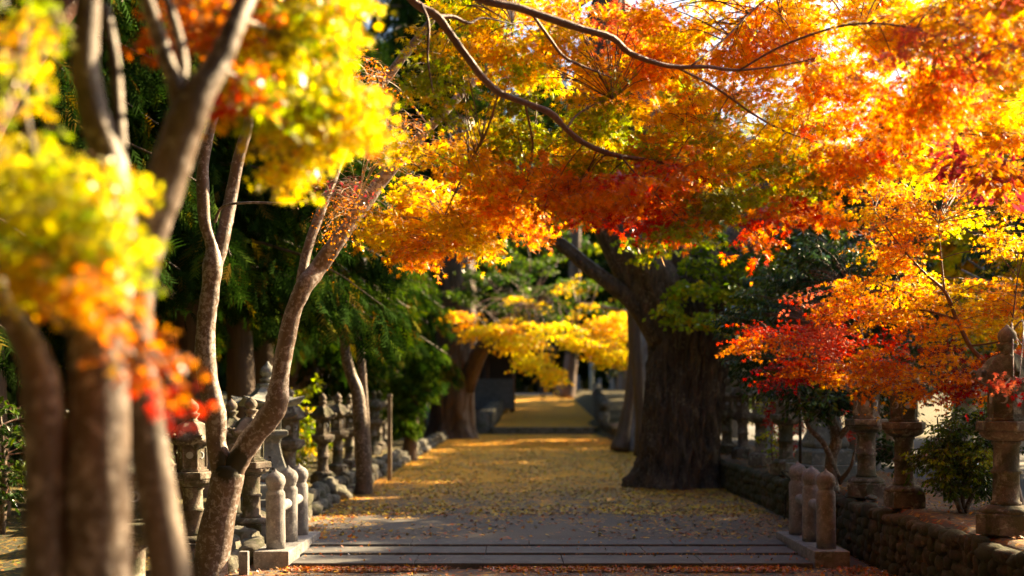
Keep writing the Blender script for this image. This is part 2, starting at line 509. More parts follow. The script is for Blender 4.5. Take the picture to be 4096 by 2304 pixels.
def reparent(root):
    """children were modelled in place: keep them there under the empty"""
    for ch in root.children:
        ch.matrix_parent_inverse = root.matrix_world.inverted() if False else ch.matrix_parent_inverse

def localise(root):
    loc = np.array(root.location)
    for ch in root.children:
        if ch.type == 'MESH':
            me = ch.data
            co = np.empty(len(me.vertices) * 3, np.float32); me.vertices.foreach_get("co", co)
            co = co.reshape(-1, 3) - loc; me.vertices.foreach_set("co", co.ravel().astype(np.float32)); me.update()
            for g in ch.children:
                if g.type == 'MESH':
                    me = g.data; co = np.empty(len(me.vertices) * 3, np.float32); me.vertices.foreach_get("co", co)
                    co = co.reshape(-1, 3) - loc; me.vertices.foreach_set("co", co.ravel().astype(np.float32)); me.update()

# ================================================================== THE SETTING
def sheet(name, xs, ys, hf, mat, kind='structure', **kw):
    xs = np.asarray(xs, float); ys = np.asarray(ys, float)
    v = [(x, y, hf(x, y)) for y in ys for x in xs]
    nx = len(xs)
    f = [(j * nx + i, j * nx + i + 1, (j + 1) * nx + i + 1, (j + 1) * nx + i) for j in range(len(ys) - 1) for i in range(nx - 1)]
    mb = MB(); mb.add(v, f)
    return mb.build(name, mat, None, True, kind=kind, **kw)

def sstep(a, b, x):
    t = min(1, max(0, (x - a) / (b - a))); return t * t * (3 - 2 * t)

def wallx(y): return 3.88 + .012 * (y - 14)        # face of the right-hand retaining wall
def leftx(y): return -2.95 + .004 * (y - 14)       # edge of the left-hand rock border
def rise(y): return 0.0 if y < 62 else .30 + 2.0 * sstep(0, 1, (y - 62) / 62) if y < 124 else 2.30

def ground_h(x, y):
    if x > wallx(y) + .3:
        z = .40 + (rise(y) if y > 62 else 0)
    elif x < leftx(y) - .15:
        z = -.2 + .26 * sstep(12.4, 15.5, y) + .03 * math.sin(x * 1.3 + y * .7) - .0
        z += (rise(y)) * .9 if y > 62 else 0
        z += .35 * sstep(-6, -16, -abs(x) if False else x) if x < -6 else 0
        if y > 13: z += .06 * mnoise.noise(Vector((x * .4, y * .4, 0)))
    else:
        z = -.13 if y < 14.6 else -.04 + (rise(y) if y > 62 else 0)
    return z
xs = np.concatenate([[-400, -150, -80, -50, -35, -25], np.arange(-20, -3.2, .8), [-3.35, -3.05, -2.6, -1, 1, 3, 3.7, 4.1, 4.9, 6, 9, 13, 18, 26, 40, 70, 150, 400]])
ys = np.concatenate([[-60, -20, 0, 6, 9], np.arange(11, 18, .5), [14.59, 14.61], np.arange(18, 64, 2.0), [61.99], np.arange(64, 130, 6), [160, 240, 500, 1000]])
ys = np.unique(ys)
gm = sheet("ground", xs, ys, ground_h, M_FLOOR)
# forecourt, path, upper path, terrace and road
sheet("forecourt", np.linspace(-3.0, 3.95, 12), np.linspace(-5, 14.62, 20), lambda x, y: -.105 + .012 * mnoise.noise(Vector((x, y, 0))), M_FRONT)
def path_h(x, y): return .0 + .018 * mnoise.noise(Vector((x * .8, y * .5, 3)))
def strip(name, ysv, x0f, x1f, hf, mat, nx=14, kind='structure'):
    v = []; f = []
    for y in ysv:
        for i in range(nx):
            x = x0f(y) + (x1f(y) - x0f(y)) * i / (nx - 1); v.append((x, y, hf(x, y)))
    for j in range(len(ysv) - 1):
        for i in range(nx - 1):
            f.append((j * nx + i, j * nx + i + 1, (j + 1) * nx + i + 1, (j + 1) * nx + i))
    mb = MB(); mb.add(v, f); return mb.build(name, mat, None, True, kind=kind)
strip("path", np.linspace(15.05, 62.0, 70), lambda y: leftx(y) - .1 + .0, lambda y: wallx(y) + .05, path_h, M_PATH)
def pl(y): return -.95 + .018 * (y - 62)
def pr(y): return 4.25 + .055 * (y - 62)
strip("upper_path", np.linspace(62.5, 112, 20), pl, pr, lambda x, y: rise(y) + .02, M_PATH)
strip("far_road", np.linspace(112.05, 124, 6), lambda y: -14, lambda y: 24, lambda x, y: rise(y) + .05, M_ASPHALT)
strip("terrace", np.linspace(6, 62, 60), lambda y: wallx(y) + .12, lambda y: wallx(y) + 2.0, lambda x, y: .545 - .12 * max(0, 1 - (x - wallx(y) - .12) / .14) + .03 * mnoise.noise(Vector((x * 2, y * 2, 1))), M_TERRACE, 40)
strip("road", np.linspace(4, 70, 12), lambda y: wallx(y) + 2.05, lambda y: wallx(y) + 9.0, lambda x, y: .45, M_ASPHALT)

# ---- steps in front: three broad slabs
def slab_run(name, segs, mat, label, group, cat="steps"):
    r0 = empty(name, (0.45, 14.7, -.2), label=label, cat=cat)
    for (y0, y1, z, joints) in segs:
        xsj = [-2.36] + joints + [3.22]
        mb = MB()
        for a, b in zip(xsj[:-1], xsj[1:]):
            mb.box(((a + b) / 2, (y0 + y1) / 2, z - .11), (b - a - .006, y1 - y0, .22))
        o = mb.build("step", mat, r0, bevel=.008)
    localise(r0)
    return r0
slab_run("stone_steps", [(13.36, 14.09, -.042, [-1.05, .55, 2.05]), (14.06, 14.70, -.016, [-.3, 1.5]), (14.67, 15.14, .010, [-1.2, .2, 1.9])], M_STEP,
         "three low grey stone steps across the path between two rows of round posts", None)
mb = MB()
mb.box((1.55, 62.2, .1), (5.1, .5, .5)); 
mb.build("stone_step", M_ROCK, None, bevel=.03, label="single dark stone step crossing the far end of the yellow path", cat="step")

# ---- right-hand retaining wall of rounded field stones
def blob(mb, c, r, seed, nu=9, nv=6, rz=0, amp=.18):
    pts = []
    for j in range(nv + 1):
        th = math.pi * j / nv
        for i in range(nu):
            ph = 2 * math.pi * i / nu
            d = np.array([math.sin(th) * math.cos(ph), math.sin(th) * math.sin(ph), math.cos(th)])
            # squarish superellipsoid
            d2 = np.sign(d) * np.abs(d) ** .8
            k = 1 + amp * mnoise.noise(Vector((d[0] * 1.3 + seed, d[1] * 1.3, d[2] * 1.3 + seed * .7)))
            p = d2 * np.array(r) * k
            x = p[0] * math.cos(rz) - p[1] * math.sin(rz); y = p[0] * math.sin(rz) + p[1] * math.cos(rz)
            pts.append((c[0] + x, c[1] + y, c[2] + p[2]))
    f = []
    for j in range(nv):
        for i in range(nu):
            i2 = (i + 1) % nu
            f.append((j * nu + i, (j + 1) * nu + i, (j + 1) * nu + i2, j * nu + i2))
    mb.add(pts, f)

mb = MB()
ysw = np.linspace(5, 62, 60)
v = []
for y in ysw:
    x = wallx(y); v += [(x + .06, y, -.3), (x + .06, y, .50), (x + .38, y, .50), (x + .38, y, -.3)]
f = []
for i in range(len(ysw) - 1):
    a = 4 * i; b = a + 4
    f += [(a, b, b + 1, a + 1), (a + 1, b + 1, b + 2, a + 2), (a + 2, b + 2, b + 3, a + 3)]
f += [(0, 1, 2, 3), (len(v) - 1, len(v) - 2, len(v) - 3, len(v) - 4)]
mb.add(v, f)
sr = np.random.default_rng(3)
y = 6.0
row = 0
for course, (z0, hh) in enumerate(((-.16, .08), (-.03, .08), (.10, .078), (.225, .075), (.345, .07), (.46, .065))):
    y = 5.5 + sr.uniform(0, .2)
    while y < 62:
        ln = sr.choice([sr.uniform(.05, .10), sr.uniform(.09, .22)]) * (1.0 if y < 26 else 1.8)
        dz = sr.uniform(-.025, .02)
        blob(mb, (wallx(y) + .10 + sr.uniform(-.012, .012), y + ln, z0 + dz), (sr.uniform(.075, .10), ln * 1.02, hh * sr.uniform(.85, 1.45)), sr.uniform(0, 99), nu=10 if y < 24 else 7, nv=6 if y < 24 else 5, amp=.3)
        if course == 5:
            blob(mb, (wallx(y) + .24 + sr.uniform(-.02, .03), y + ln, z0 + dz - .01), (.12, ln * 1.0, .06), sr.uniform(0, 99), nu=8, nv=5)
        y += 2 * ln * .94
mb.build("stone_wall", M_WALLST, None, True, label="long low retaining wall of rounded brown field stones right of the path", cat="wall")

# ---- left-hand rock border
mb = MB()
y = 13.3
for course in range(2):
    y = 12.9
    while y < 61:
        ln = sr.uniform(.13, .26) * (1 if y < 30 else 1.5)
        blob(mb, (leftx(y) - .08 + .1 * course * -1 + sr.uniform(-.05, .05), y + ln, .04 + .17 * course + sr.uniform(-.03, .05) - (.12 if y < 14.4 else 0)),
             (sr.uniform(.12, .18), ln, sr.uniform(.11, .15)), sr.uniform(0, 99), nu=10, nv=6, amp=.35)
        y += 2 * ln * .9
mb.build("rock_border", M_ROCK, None, True, label="rough border of piled rocks edging the path under the left lanterns", cat="rock border")
bould = [((at(842, 1246, 21.3)), (.28, .22, .17), "round grey boulder beside the foot of the twin-stemmed tree"),
         ((at(630, 1385, 14.0)), (.22, .3, .13), "mossy rounded rock just left of the nearest left post"),
         ((at(785, 1262, 19.6)), (.2, .25, .14), "lumpy rock behind the farthest left post"),
         ((at(600, 1350, 14.6)), (.25, .3, .10), "flat topped rock behind the forked trunk's base"),
         ((at(2136, 1246, 14.9)), (.06, .05, .045), "small pale cut stone beside the camellia stems on the terrace"),
         ((at(2192, 1252, 14.3)), (.09, .06, .03), "small flat stone lying in front of the hexagonal lantern base")]
for i, (p, r_, lb) in enumerate(bould):
    mb = MB(); blob(mb, (0, 0, 0), r_, 3.1 * i + 1, 16, 10, .3 * i, .35)
    o = mb.build("boulder", M_ROCK, None, True, label=lb, cat="rock"); o.location = p

# ================================================================== BALUSTRADES
def balustrade(x0, x1, label):
    r0 = empty("stone_balustrade", (x0, 13.38, -.12), label=label, cat="balustrade")
    a = math.atan2(x1 - x0, 1.4)
    L2 = 2.05
    mb = MB()
    mb.box((L2 * .5 * math.sin(a), L2 * .5, .10), (.38, L2, .20), -a)
    mb.build("plinth", M_GRANITE, r0, bevel=.012)
    for k in range(3):
        yy = .27 + .70 * k
        c = (yy * math.sin(a), yy, .20)
        hs_ = random.uniform(.935, .955); sd_ = random.uniform(0, 50)
        mb = MB()
        mb.lathe([(.104, 0), (.105, .12), (.104, .24), (.103, .36), (.104, .48), (.104, .62), (.098, .655), (.084, .67), (.082, .69), (.090, .70), (.088, .712), (.098, .73), (.107, .76), (.108, .79), (.099, .83), (.074, .862), (.036, .885), (.012, .905), (.004, .925)], 32, c, 0,
                 lambda a_, r_, z_: (r_ * (1 + .022 * mnoise.noise(Vector((math.cos(a_) * 2 + sd_, math.sin(a_) * 2, z_ * 5)))), z_ * hs_))
        po = mb.build("post", M_GRANITE, r0, True); po.rotation_euler = (random.uniform(-.006, .006), random.uniform(-.008, .008), 0)
    mb = MB()
    p0 = np.array([.27 * math.sin(a), .27, .20 + .44]); p1 = np.array([1.67 * math.sin(a), 1.67, .20 + .44])
    for k in range(2):
        q = p0 + (p1 - p0) * k / 2; q2 = p0 + (p1 - p0) * (k + 1) / 2; dd = (q2 - q) / np.linalg.norm(q2 - q)
        m_ = (q + q2) / 2
        mb.tube([q, m_ - dd * .16, m_ - dd * .10, m_ + dd * .10, m_ + dd * .16, q2], [.058, .058, .063, .063, .058, .058], 20)
    mb.build("rail", M_GRANITE, r0, True)
    return r0
balustrade(-2.58, -2.56, "short stone balustrade of three onion-topped posts left of the steps")
balustrade(3.43, 3.44, "short stone balustrade of three onion-topped posts right of the steps, in front of the wall")

# ================================================================== STONE LANTERNS
def lantern(style=0):
    """pillar lantern 1.70 m tall: base, pillar, platform, fire box, roof, finial"""
    r0 = empty("stone_lantern", (0, 0, 0))
    hx = 6
    rnd = lambda k: k
    mb = MB()
    nb = 6 if style != 2 else 4
    mb.lathe([(.245, 0), (.245, .165), (.232, .175)], nb, phase=math.pi / nb)
    mb.build("base", M_LANTERN, r0, bevel=.01)
    mb = MB()
    mb.lathe([(.20, .17), (.205, .19), (.185, .215), (.15, .235), (.14, .24)], 36, mod=lambda a, r, z: (r * (1 + .045 * abs(math.sin(a * 6))), z))
    mb.lathe([(.122, .24), (.122, .262), (.106, .275), (.103, .49), (.119, .497), (.122, .51), (.119, .523), (.103, .53), (.101, .72), (.115, .735), (.116, .75), (.11, .76)], 28)
    mb.build("pillar", M_LANTERN, r0, True)
    mb = MB()
    mb.lathe([(.12, .76), (.16, .775), (.195, .80), (.205, .835)], 36, mod=lambda a, r, z: (r * (1 + .05 * abs(math.sin(a * 6))), z))
    mb.lathe([(.235, .836), (.245, .85), (.245, .91), (.235, .92)], 6, phase=math.pi / 6 * 0)
    mb.lathe([(.17, .92), (.17, .945)], 6)
    mb.build("platform", M_LANTERN, r0, bevel=.006)
    fb = MB()
    fb.lathe([(.150, .945), (.150, .975)], 6)
    fb.lathe([(.143, .975), (.143, 1.175)], 6)
    fb.lathe([(.152, 1.175), (.152, 1.21)], 6)
    # raised corner ribs
    for k in range(6):
        a = k * math.pi / 3
        fb.box((.143 * math.cos(a), .143 * math.sin(a), 1.075), (.018, .018, .2), a)
    box = fb.build("fire_box", M_LANTERN, r0, bevel=.004)
    for k in range(6):
        a = k * math.pi / 3 + math.pi / 6
        wv = MB(); rr = .143 * math.cos(math.pi / 6) + .001
        ux = np.array([-math.sin(a), math.cos(a), 0]); o0 = np.array([rr * math.cos(a), rr * math.sin(a), 1.10]); nn = np.array([math.cos(a), math.sin(a), 0])
        pts = []
        m = 20
        if (k + style) % 2 == 0:
            for q in range(m):
                t = 2 * math.pi * q / m; pts.append(o0 + ux * .037 * math.cos(t) + np.array([0, 0, .037 * math.sin(t)]))
        else:      # crescent
            for q in range(m // 2 + 1):
                t = -math.pi * .72 + 1.44 * math.pi * q / (m // 2); pts.append(o0 + ux * .037 * math.cos(t) + np.array([0, 0, .037 * math.sin(t)]))
            for q in range(m // 2 - 1, 0, -1):
                t = -math.pi * .72 + 1.44 * math.pi * q / (m // 2); pts.append(o0 + ux * (.030 * math.cos(t) - .010) + np.array([0, 0, .031 * math.sin(t)]))
        K = len(pts)
        pts2 = [p + nn * .005 for p in pts]
        f = [tuple(range(K, 2 * K))] + [(i, (i + 1) % K, K + (i + 1) % K, K + i) for i in range(K)]
        wv.add([tuple(p) for p in pts + pts2], f)
        wv.build("window", M_PANE, box)
    # roof: hexagon sweeping up to curled corners
    def hexr(a):
        t = ((a + math.pi / 6) % (math.pi / 3)) - math.pi / 6
        return math.cos(math.pi / 6) / math.cos(((a) % (math.pi / 3)) - math.pi / 6)
    def rmod(a, r, z):
        t = abs(((a + math.pi / 6) % (math.pi / 3)) - math.pi / 6) / (math.pi / 6)     # 0 at a corner
        cor = (1 - t) ** 2
        k = min(1, r / .235)
        return r * (hexr(a) * (1 - .0) + .05 * cor * k), z + .035 * cor * k ** 3 + .008 * cor
    mb = MB()
    mb.lathe([(.15, 1.205), (.215, 1.215), (.240, 1.232), (.240, 1.262), (.215, 1.30), (.185, 1.345), (.160, 1.39), (.120, 1.43), (.075, 1.455), (.065, 1.46)], 48, mod=rmod)
    for k in range(6):
        a = k * math.pi / 3
        c = np.array([.235 * math.cos(a), .235 * math.sin(a), 1.275])
        d = np.array([math.cos(a), math.sin(a), 0])
        cur = [c - d * .07 + np.array([0, 0, .035]), c - d * .0 + np.array([0, 0, .0]), c + d * .035 + np.array([0, 0, .01]), c + d * .045 + np.array([0, 0, .035]), c + d * .025 + np.array([0, 0, .05]), c + d * .008 + np.array([0, 0, .04])]
        mb.tube(cur, [.016, .020, .021, .019, .015, .010], 8)
    mb.build("roof", M_LANTERN, r0, True)
    mb = MB()
    mb.lathe([(.062, 1.455), (.062, 1.475), (.050, 1.48), (.054, 1.50), (.078, 1.53), (.082, 1.548), (.055, 1.555), (.050, 1.562), (.070, 1.585), (.076, 1.61), (.070, 1.64), (.048, 1.668), (.022, 1.69), (.005, 1.708)], 24,
             mod=lambda a, r, z: (r * (1 + (.06 * abs(math.sin(a * 4)) if z < 1.55 else 0)), z))
    mb.build("finial", M_LANTERN, r0, True)
    return r0

M_PANE = plain_mat("window_pane", (.40, .42, .46), .35, .1, 20)
lan0 = lantern(0); lan1 = lantern(1); lan2 = lantern(2)
protos = [lan0, lan1, lan2]; used = [False] * 3
def place_lantern(vx, Y, z, rz, style, s, label, group):
    p = protos[style]
    o = p if not used[style] else copy_tree(p)
    used[style] = True
    o.location = ((vx - 1288) * Y / F, Y, z); o.rotation_euler = (random.uniform(-.022, .022), random.uniform(-.022, .022), rz + random.uniform(-.3, .3)); o.scale = (s * random.uniform(.96, 1.06), s * random.uniform(.96, 1.06), s * random.uniform(.97, 1.03))
    tag(o, label, "stone lantern", group)
GL = "stone lanterns standing left of the path"; GR = "stone lanterns standing on the right terrace"
place_lantern(487, 13.5, .0, .15, 0, 1.0, "lichen spotted stone lantern nearest the camera on the left, half behind the forked trunk", GL)
place_lantern(584, 15.7, .04, .35, 1, 1.0, "stone lantern with a crescent window seen through the fork of the maple trunk", GL)
place_lantern(633, 14.9, .07, .0, 2, .99, "stone lantern between the forked trunk and the nearest left post", GL)
place_lantern(726, 19.6, .12, .2, 0, 1.02, "stone lantern with mossy roof right behind the tall bell-legged lantern", GL)
place_lantern(812, 23.9, .10, .5, 1, 1.0, "stone lantern standing on rocks just right of the three left posts", GL)
place_lantern(849, 25.9, .14, .1, 2, 1.0, "stone lantern second left of the twin-stemmed tree", GL)
place_lantern(879, 28.4, .14, .3, 0, 1.0, "stone lantern immediately left of the twin-stemmed tree", GL)
place_lantern(937, 33.5, .24, .3, 1, 1.0, "distant stone lantern just right of the twin-stemmed tree", GL)
place_lantern(951, 36.5, .24, .7, 2, 1.0, "distant stone lantern left of the slim wooden post", GL)
place_lantern(966, 40.5, .24, .2, 0, 1.0, "faint distant stone lantern directly behind the slim wooden post", GL)
place_lantern(1004, 45.0, .24, .2, 1, 1.0, "farthest stone lantern on the left, beside the small conifer", GL)
place_lantern(322, 9.4, -.2, .3, 1, 1.08, "out of focus stone lantern glimpsed between the two foreground trunks", GL)
place_lantern(2530, 10.7, .55, .2, 0, 1.07, "blurred stone lantern at the right edge, closest on the terrace", GR)
place_lantern(2275, 13.4, .55, .0, 2, 1.0, "stone lantern with a square base between the green shrub and the camellia", GR)
place_lantern(2180, 14.8, .55, .5, 1, 1.0, "stone lantern with a round pale window beside the camellia stems", GR)
place_lantern(1978, 19.3, .55, .3, 2, 1.0, "dark stone lantern left of the black pole and green monument", GR)
place_lantern(1915, 21.9, .55, .1, 0, 1.0, "stone lantern at the edge of the yellow vine, nearest of three by the big trunk", GR)
place_lantern(1870, 24.4, .55, .4, 1, 1.0, "middle one of three stone lanterns just right of the big trunk", GR)
place_lantern(1829, 26.3, .55, .2, 2, 1.0, "stone lantern touching the right side of the big dark trunk", GR)

# tall bell-legged lanterns
def bell_lantern(loc, rz, label, s=1.0):
    r0 = empty("tall_stone_lantern", loc, rz, label=label, cat="stone lantern", group="pair of tall bell-legged stone lanterns")
    r0.scale = (s, s, s)
    mb = MB()
    mb.box((0, 0, .12), (.86, .86, .24)); mb.build("lower_plinth", M_MONU, r0, bevel=.012)
    mb = MB()
    mb.lathe([(.46, .24), (.46, .42), (.42, .45), (.36, .47)], 4, phase=math.pi / 4); mb.build("upper_plinth", M_MONU, r0, bevel=.012)
    mb = MB()
    mb.lathe([(.33, .47), (.375, .50), (.38, .54), (.345, .60), (.29, .70), (.245, .82), (.215, .94), (.205, 1.0), (.225, 1.06), (.29, 1.09)], 4, phase=math.pi / 4)
    leg = mb.build("bell_leg", M_MONU, r0, bevel=.02)
    # worn carved characters on each face
    ins = MB()
    for k in range(4):
        a = k * math.pi / 2
        for j in range(7):
            z = .60 + j * .05
            rr = (.245 + (.345 - .245) * max(0, (.82 - z) / .22)) * math.cos(math.pi / 4) + .004 if z < .82 else .232 * math.cos(math.pi / 4)
            for q in range(3):
                x0 = random.uniform(-.02, .02)
                ins.box((rr * math.cos(a) - x0 * math.sin(a), rr * math.sin(a) + x0 * math.cos(a), z + random.uniform(-.012, .012)), (.006, random.choice([.03, .008]), random.choice([.005, .03])), a)
    ins.build("carved_lettering", M_DARKCUT, leg)
    mb = MB()
    mb.lathe([(.30, 1.09), (.33, 1.11), (.33, 1.17), (.30, 1.185)], 4, phase=math.pi / 4)
    mb.build("platform", M_MONU, r0, bevel=.008)
    mb = MB()
    for sx in (-1, 1):
        for sy in (-1, 1):
            mb.box((sx * .125, sy * .125, 1.32), (.06, .06, .27))
    mb.box((0, 0, 1.32), (.20, .20, .268)); mb.box((0, 0, 1.47), (.34, .34, .04))
    mb.build("fire_box", M_MONU, r0, bevel=.005)
    mb = MB()
    def rm(a, r, z):
        q = ((a - math.pi / 4) % (math.pi / 2)); t = min(q, math.pi / 2 - q) / (math.pi / 4)
        cor = (1 - t) ** 2
        sq = math.cos(math.pi / 4) / max(math.cos(((a) % (math.pi / 2)) if ((a) % (math.pi / 2)) < math.pi / 4 else (math.pi / 2 - (a) % (math.pi / 2))), .5)
        return r * sq, z + .09 * cor * (r / .58) ** 3
    mb.lathe([(.25, 1.49), (.55, 1.515), (.60, 1.535), (.60, 1.56), (.42, 1.60), (.28, 1.67), (.20, 1.75), (.18, 1.78)], 48, mod=rm)
    mb.build("roof", M_MONU, r0, False)
    mb = MB()
    mb.box((0, 0, 1.80), (.26, .26, .06))
    mb.lathe([(.07, 1.83), (.10, 1.86), (.12, 1.89), (.08, 1.905), (.07, 1.92), (.105, 1.96), (.11, 2.0), (.085, 2.05), (.04, 2.09), (.008, 2.14)], 24)
    mb.build("finial", M_MONU, r0, True)
    return r0
M_DARKCUT = plain_mat("worn_carving", (.06, .055, .045), .9)
bell_lantern((-3.42, 17.5, .10), R(24), "tall grey bell-legged lantern with wide curved roof behind the left posts")
bell_lantern((4.50, 18.0, .54), R(8), "tall greenish bell-legged lantern behind the right posts, top lost in leaves")

# slim timber post, stub, pole, hose
mb = MB(); mb.box((0, 0, .82), (.085, .085, 1.9)); mb.box((0, 0, 1.80), (.13, .13, .05), taper=.6)
o = mb.build("wooden_post", plain_mat("post_timber", (.20, .15, .10), .85, .3, 30), None, bevel=.006, label="slim weathered wooden post beside the twin-stemmed tree", cat="post")
o.location = ((980 - 1288) * 26.2 / F, 26.2, 0)
mb = MB(); mb.box((0, 0, .1), (.095, .095, .38), taper=.97)
o = mb.build("stone_stub", M_GRANITE, None, bevel=.008, label="short square stone stub at the bottom edge beside the left balustrade", cat="stone marker")
o.location = ((614 - 1288) * 12.9 / F, 12.9, -.15)
mb = MB(); mb.tube([(0, 0, 0), (0, 0, 1.2), (0, 0, 2.6)], .022, 12); mb.lathe([(.05, 0), (.05, .03)], 12)
o = mb.build("metal_pole", plain_mat("dark_metal", (.05, .045, .04), .5, .2, 30), None, True, label="thin black metal pole beside the greenish monument", cat="pole")
o.location = ((2013 - 1288) * 17.6 / F, 17.6, .54)
mb = MB()
h = catmull([np.append(p, .013) for p in (at(2000, 1196, 16.2) + [0, 0, .02], at(1965, 1188, 16.8) + [0, 0, .02], (wallx(17.4) - .03, 17.4, .56), (wallx(17.6) - .07, 17.6, .35), (wallx(17.6) - .07, 17.62, .1), (wallx(17.6) - .09, 17.6, .02))], 6)
mb.tube(h[:, :3], .013, 8)
mb.build("hose", plain_mat("black_rubber", (.02, .02, .02), .45), None, True, label="black hose hanging over the stone wall behind the right posts", cat="hose")

# ================================================================== TREES
def tree(name, base, label, cat="tree", group=None):
    return empty(name, base, label=label, cat=cat, group=group)

# --- forked maple in focus on the left
t = tree("maple_tree", (-3.08, 12.8, -.2), "forked grey maple trunk with a mossy crotch, sharp, left of the posts", group="maples along the left side")
mb = MB(); Lm = []
def add(mb, pts, **k):
    c = limb(mb, L(pts), **k); return c
Lm.append(add(mb, [(520, 1500, 12.8, .215), (527, 1430, 12.8, .185), (543, 1340, 12.8, .172), (560, 1260, 12.8, .168), (572, 1205, 12.8, .175), (572, 1170, 12.8, .13)], n=28, sub=8, rough=.05, seed=1))
Lm.append(add(mb, [(572, 1215, 12.8, .13), (545, 1120, 12.8, .10), (542, 1040, 12.8, .112), (520, 940, 12.8, .100), (517, 830, 12.8, .098), (530, 720, 12.8, .094), (535, 660, 12.8, .10), (533, 620, 12.8, .062), (516, 560, 12.8, .060), (510, 470, 12.8, .062), (512, 400, 12.8, .060), (528, 330, 12.8, .052), (552, 240, 12.8, .045), (575, 150, 12.6, .038), (600, 20, 12.4, .03)], n=20, rough=.05, seed=2))
Lm.append(add(mb, [(535, 690, 12.85, .085), (560, 600, 12.9, .072), (580, 500, 13, .066), (600, 400, 13, .062), (622, 320, 13, .056), (640, 220, 13, .045), (660, 60, 13, .035)], n=18, rough=.05, seed=3))
Lm.append(add(mb, [(575, 1200, 12.8, .125), (625, 1115, 12.8, .112), (668, 1060, 12.75, .115), (694, 1020, 12.7, .122), (703, 960, 12.7, .100), (716, 880, 12.7, .090), (735, 790, 12.7, .088), (765, 720, 12.7, .092), (800, 675, 12.8, .088), (850, 605, 12.8, .078), (905, 530, 12.9, .07), (960, 455, 13, .066), (1030, 375, 13, .058), (1110, 290, 13, .048), (1220, 180, 13.3, .04), (1400, 50, 13.6, .035), (1520, -30, 13.8, .03)], n=22, rough=.06, seed=4))
Lm.append(add(mb, [(758, 725, 12.8, .06), (770, 640, 12.9, .052), (800, 550, 13, .048), (835, 460, 13.1, .044), (880, 340, 13.2, .042), (935, 250, 13.2, .044), (1000, 160, 13.2, .046), (1060, 85, 13.2, .042), (1090, 40, 13.2, .04), (1130, -60, 13.2, .03)], n=16, rough=.05, seed=5))
Lm.append(add(mb, [(540, 560, 12.75, .018), (560, 520, 12.7, .014), (620, 510, 12.5, .012), (740, 510, 12.3, .010), (830, 490, 12.2, .006), (900, 500, 12.1, .004)], n=8, rough=.03, seed=6))
mb.build("trunk", M_MAPLEBARK, t, True)
cr = Crown(Lm, 21, .045, STAR5, .30)
cr.lobe(980, 290, 12.5, 70, 90, 9, "gold gold org", twigs=20, per=3, droop=.8)
cr.lobe(1010, 400, 12.4, 90, 45, 8, "gold brn", twigs=20, per=2, droop=.8)
cr.lobe(850, 480, 12.5, 80, 40, 7, "brn plum", twigs=20, per=2, droop=.9)
cr.lobe(860, 540, 12.3, 40, 50, 5, "brn org", twigs=14, per=9, droop=1.2, ls=.03)
cr.lobe(900, 190, 12.6, 70, 50, 7, "gold org brn", twigs=14, per=7, droop=.6)
cr.build(t, twigmat=M_PALETWIG)
localise(t)

# --- foreground maples, strongly out of focus
NEAR = .70
t = tree("maple_tree", (at(500, 2350, 4.3)[0], 4.3, -.2), "blurred foreground maple with a lean lit trunk and a spray of lemon leaves", group="maples along the left side")
mb = MB(); Lm = []
Lm.append(add(mb, [(505, 2450, 6.0, .17), (475, 1900, 6.1, .13), (430, 1470, 6.15, .105), (390, 1200, 6.2, .095), (358, 1000, 6.2, .09), (345, 850, 6.25, .085), (352, 700, 6.3, .085), (382, 560, 6.3, .09), (425, 430, 6.3, .098), (462, 320, 6.3, .105), (495, 245, 6.3, .085), (545, 165, 6.35, .062), (585, 75, 6.4, .055), (620, 0, 6.5, .05), (690, -130, 6.8, .04), (800, -220, 7.5, .03)], n=24, rough=.05, seed=11))
Lm.append(add(mb, [(470, 300, 6.3, .07), (440, 210, 6.3, .045), (405, 110, 6.3, .04), (375, 20, 6.2, .036), (340, -120, 6.1, .03)], n=16, rough=.05, seed=12))
Lm.append(add(mb, [(450, 240, 6.3, .035), (460, 170, 6.35, .028), (450, 100, 6.4, .028), (430, 30, 6.4, .025), (400, -60, 6.4, .02)], n=12, rough=.05, seed=13))
Lm.append(add(mb, [(600, 50, 6.45, .02), (640, 60, 7.0, .018), (700, 90, 7.4, .015), (780, 150, 7.7, .012), (860, 220, 7.8, .008), (930, 290, 7.9, .004)], n=8, rough=.03, seed=14))
Lm.append(add(mb, [(545, 165, 6.4, .016), (600, 200, 6.8, .014), (660, 260, 7.2, .012), (720, 320, 7.5, .008), (800, 370, 7.7, .004)], n=8, rough=.03, seed=15))
mb.build("trunk", M_FOREBARK, t, True)
cr = Crown(Lm, 22, .055, STAR, .12)
for a in [(700, 140, 7.6, 105, 60, 13, "lem lem yel yg"), (810, 210, 7.7, 110, 75, 17, "lem lem yel yg"), (730, 270, 7.5, 85, 55, 11, "lem yel yg"), (860, 300, 7.8, 85, 55, 11, "lem yel yel"),
          (760, 50, 7.6, 50, 50, 6, "lem lem yg"), (690, 400, 7.6, 35, 25, 3, "yel lem"), (640, 240, 7.1, 60, 40, 5, "gold lem yg"), (600, 200, 6.9, 30, 22, 3, "red org"),
          (780, 350, 7.7, 60, 25, 4, "lem yel"), (660, 60, 7.4, 50, 40, 3, "dorg org"), (900, 250, 7.9, 40, 50, 5, "org gold lem"),
          (430, 50, 6.9, 100, 40, 3, "brn dorg brn"), (570, 50, 7.4, 60, 50, 4, "brn dorg brn"), (830, 60, 7.6, 20, 45, 3, "lem yel"), (880, -60, 7.6, 60, 40, 3, "lem yel"), (600, -110, 7.2, 120, 60, 5, "yel gold")]:
    cr.lobe(*a, dY=.5, twigs=10, per=12, droop=.7)
cr.build(t)
localise(t)

